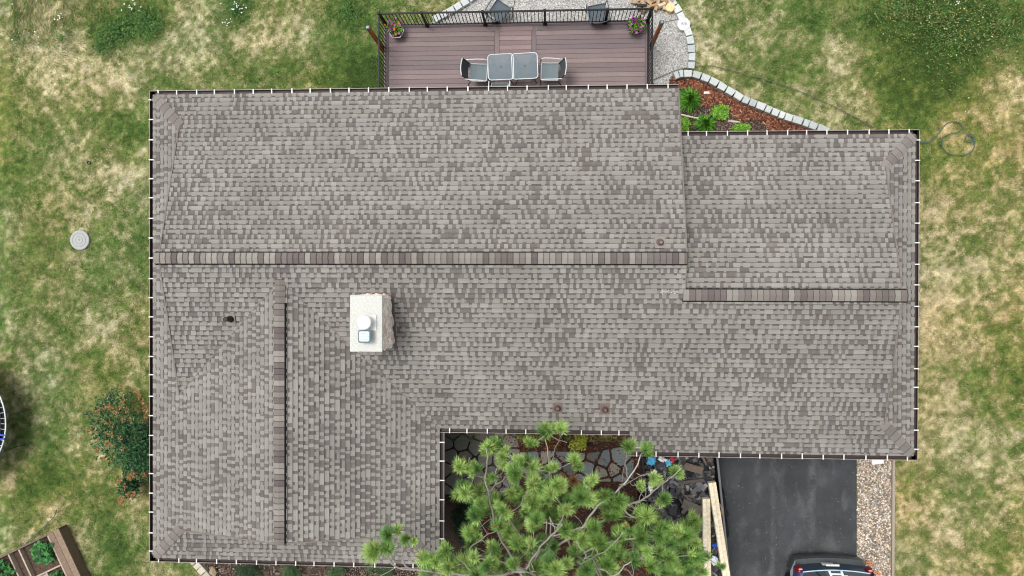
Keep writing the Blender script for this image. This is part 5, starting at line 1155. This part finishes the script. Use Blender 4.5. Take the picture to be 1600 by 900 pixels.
def tuft(tip, d, r, shade):
    n = int(r*r*4000)+60; side = d.orthogonal().normalized(); up = d.cross(side); base = [x*shade for x in rd.choice(GN)]; ln = rd.uniform(.10,.24); droop = rd.uniform(.05,.25); lop = rd.uniform(0,6.28)
    for i in range(n):
        a = rd.uniform(0,6.283); t = rd.random()**.7; e = rd.uniform(.1,1.2) if t > .75 else rd.uniform(.5,1.2)
        v = (d*math.cos(e)+(side*math.cos(a)+up*math.sin(a))*math.sin(e)).normalized(); L_ = r*rd.uniform(.7,1.15)*(1+.18*math.cos(a-lop))
        s0 = tip-d*ln*(1-t); s_ = v.cross(Vector((rd.uniform(-1,1),rd.uniform(-1,1),rd.uniform(.3,1)))).normalized()*rd.uniform(.0035,.0065)
        mid = s0+v*L_*.55; end = s0+v*L_-Vector((0,0,L_*droop)); c_ = jit(base,.25)
        if rd.random() < .03: c_ = srgb(150,120,70)
        fo.face([s0-s_, s0+s_, mid+s_, mid-s_], tuple(x*.92 for x in c_)); fo.face([mid-s_, mid+s_, end], tuple(x*1.1 for x in c_))
    if rd.random() < .55:
        for k in range(rd.randint(1,2)):
            q = tip+d*rd.uniform(-.01,.05)+side*rd.uniform(-.03,.03)+up*rd.uniform(-.03,.03)
            if len(CONES) < 98: c1 = MB(); c1.rock(q, (.05,.05,.07), rd.random(), jit(rd.choice([srgb(142,94,64), srgb(160,112,84), srgb(106,74,58)]),.15), 2); c1.build('cone', M['bark'], pine); CONES.append(1)
CONES = []
def grow(px, py, rp, z, shade):
    r = rp/FPX*(CAMZ-z); tip = at(px, py, z); near = min(nodes, key=lambda q: (q[0]-tip).length+max(0, q[0].z-tip.z)*3)[0]; out = (tip-near); L_ = out.length
    hd = Vector((tip.x-pb.x, tip.y-(pb.y-.5), 0)); hd = hd.normalized() if hd.length > .05 else Vector((0,0,0))
    d = (Vector((0,0,1))+hd*rd.uniform(.2,1.1)+Vector((rd.uniform(-.25,.25),rd.uniform(-.25,.25),0))).normalized()
    m1 = near.lerp(tip,.4)+Vector((rd.uniform(-.05,.05)*L_*2,rd.uniform(-.05,.05)*L_*2,-.08*L_)); m2 = near.lerp(tip,.8)-d*.06*L_
    pts = spline([near, m1, m2, tip], 4); br.tube(pts, [max(.005,.009*(1-.5*i/len(pts))) for i in range(len(pts))], 5, random.choice(BK))
    nodes.extend([(p,.01) for p in pts[4::4]]); r *= rd.uniform(.85, 1.15); tuft(tip, d, r*.92, shade)
    for _ in range(rd.choice([1, 2, 2])):
        o_ = Vector((rd.uniform(-1,1), rd.uniform(-1,1), rd.uniform(-.5,.3))).normalized()*r*rd.uniform(.45,.7); t2_ = tip+o_-d*.06
        br.tube([tip-d*.14, tip-d*.08+o_*.5, t2_], [.006,.005,.004], 4, random.choice(BK)); tuft(t2_, (d+o_.normalized()*rd.uniform(.4,.9)).normalized(), r*rd.uniform(.55,.8), shade*rd.uniform(.85,1.1))
for px, py, rp in sorted(TIPS, key=lambda q: (q[0]-862)**2+(q[1]-868)**2):
    z = 4.9+rd.uniform(-.35,.55)
    if py < 700: z = 4.6
    if px < 700: z = 5.35
    grow(px, py, rp*1.1, z, 1.0)
for px, py, rp in extra: grow(px, py, rp*1.3, rd.uniform(2.6,4.4), .9)
GN0 = GN; GN = [srgb(176,132,92), srgb(160,112,76)]
tuft(at(897,751,3.2), Vector((.1,.2,1)).normalized(), .22, 1); tuft(at(880,744,2.8), Vector((-.3,.2,1)).normalized(), .13, .9)
br.build('branch', M['bark'], pine, smooth=True); fo.build('foliage', M['needle'], pine); 

# ------------------------------------------------------------------ wild flowers and weeds at the top of the lawn
f = MB(srgb(232,232,226)); rd = random.Random(44)
def flw(px, py, s_, n, col):
    for k in range(n):
        p = at(px+rd.gauss(0,s_), py+rd.gauss(0,s_), .18); r = rd.uniform(.012,.026); f.face([(p.x+r*math.cos(j*1.257+k), p.y+r*math.sin(j*1.257+k), p.z+(.006 if j % 2 else 0)) for j in range(5)], col)
flw(372,8,9,26,srgb(235,236,230)); flw(356,36,4,9,srgb(235,236,230)); flw(205,2,8,18,srgb(228,232,220)); flw(92,27,3,8,srgb(235,236,220)); flw(40,20,30,14,srgb(235,235,220)); flw(1495,6,4,5,srgb(235,235,230)); flw(1500,50,50,40,srgb(200,204,150))
tag(f.build('wildflowers', M['leaf'], None), 'scattered small white wildflowers along the top of the lawn', 'flowers', kind='stuff')
wv = MB()
for px, py, r, n in ((180,50,28,700),(225,30,34,900),(365,15,24,600),(545,18,28,400),(160,70,18,300),(240,45,20,350),(30,60,40,300),(100,60,30,200),(1400,15,50,900),(1470,25,60,1100),(1560,40,60,1100),(1480,70,50,500)):
    p0 = at(px,py)
    for k in range(int(n*1.7)):
        a, q = rd.uniform(0,6.28), abs(rd.gauss(0,.75))*r/53*1.15; p = Vector((p0.x+q*math.cos(a), p0.y+q*math.sin(a), rd.uniform(.03,.14)))
        d = Vector((rd.uniform(-1,1),rd.uniform(-1,1),rd.uniform(-.1,.7))).normalized(); s_ = Vector((-d.y,d.x,rd.uniform(-.2,.2))).normalized(); L_ = rd.uniform(.03,.09); w_ = L_*rd.uniform(.08,.25)
        wv.face([p, p+d*L_*.5+s_*w_, p+d*L_, p+d*L_*.5-s_*w_], jit(rd.choice([srgb(66,116,48), srgb(50,92,40), srgb(84,130,58), srgb(104,126,62), srgb(70,104,50)]+([srgb(150,146,92), srgb(120,124,70)] if px > 1000 else [])),.3))
tag(wv.build('weeds', M['leaf'], None), 'taller green weeds growing in clumps along the top of the lawn', 'weeds', kind='stuff')
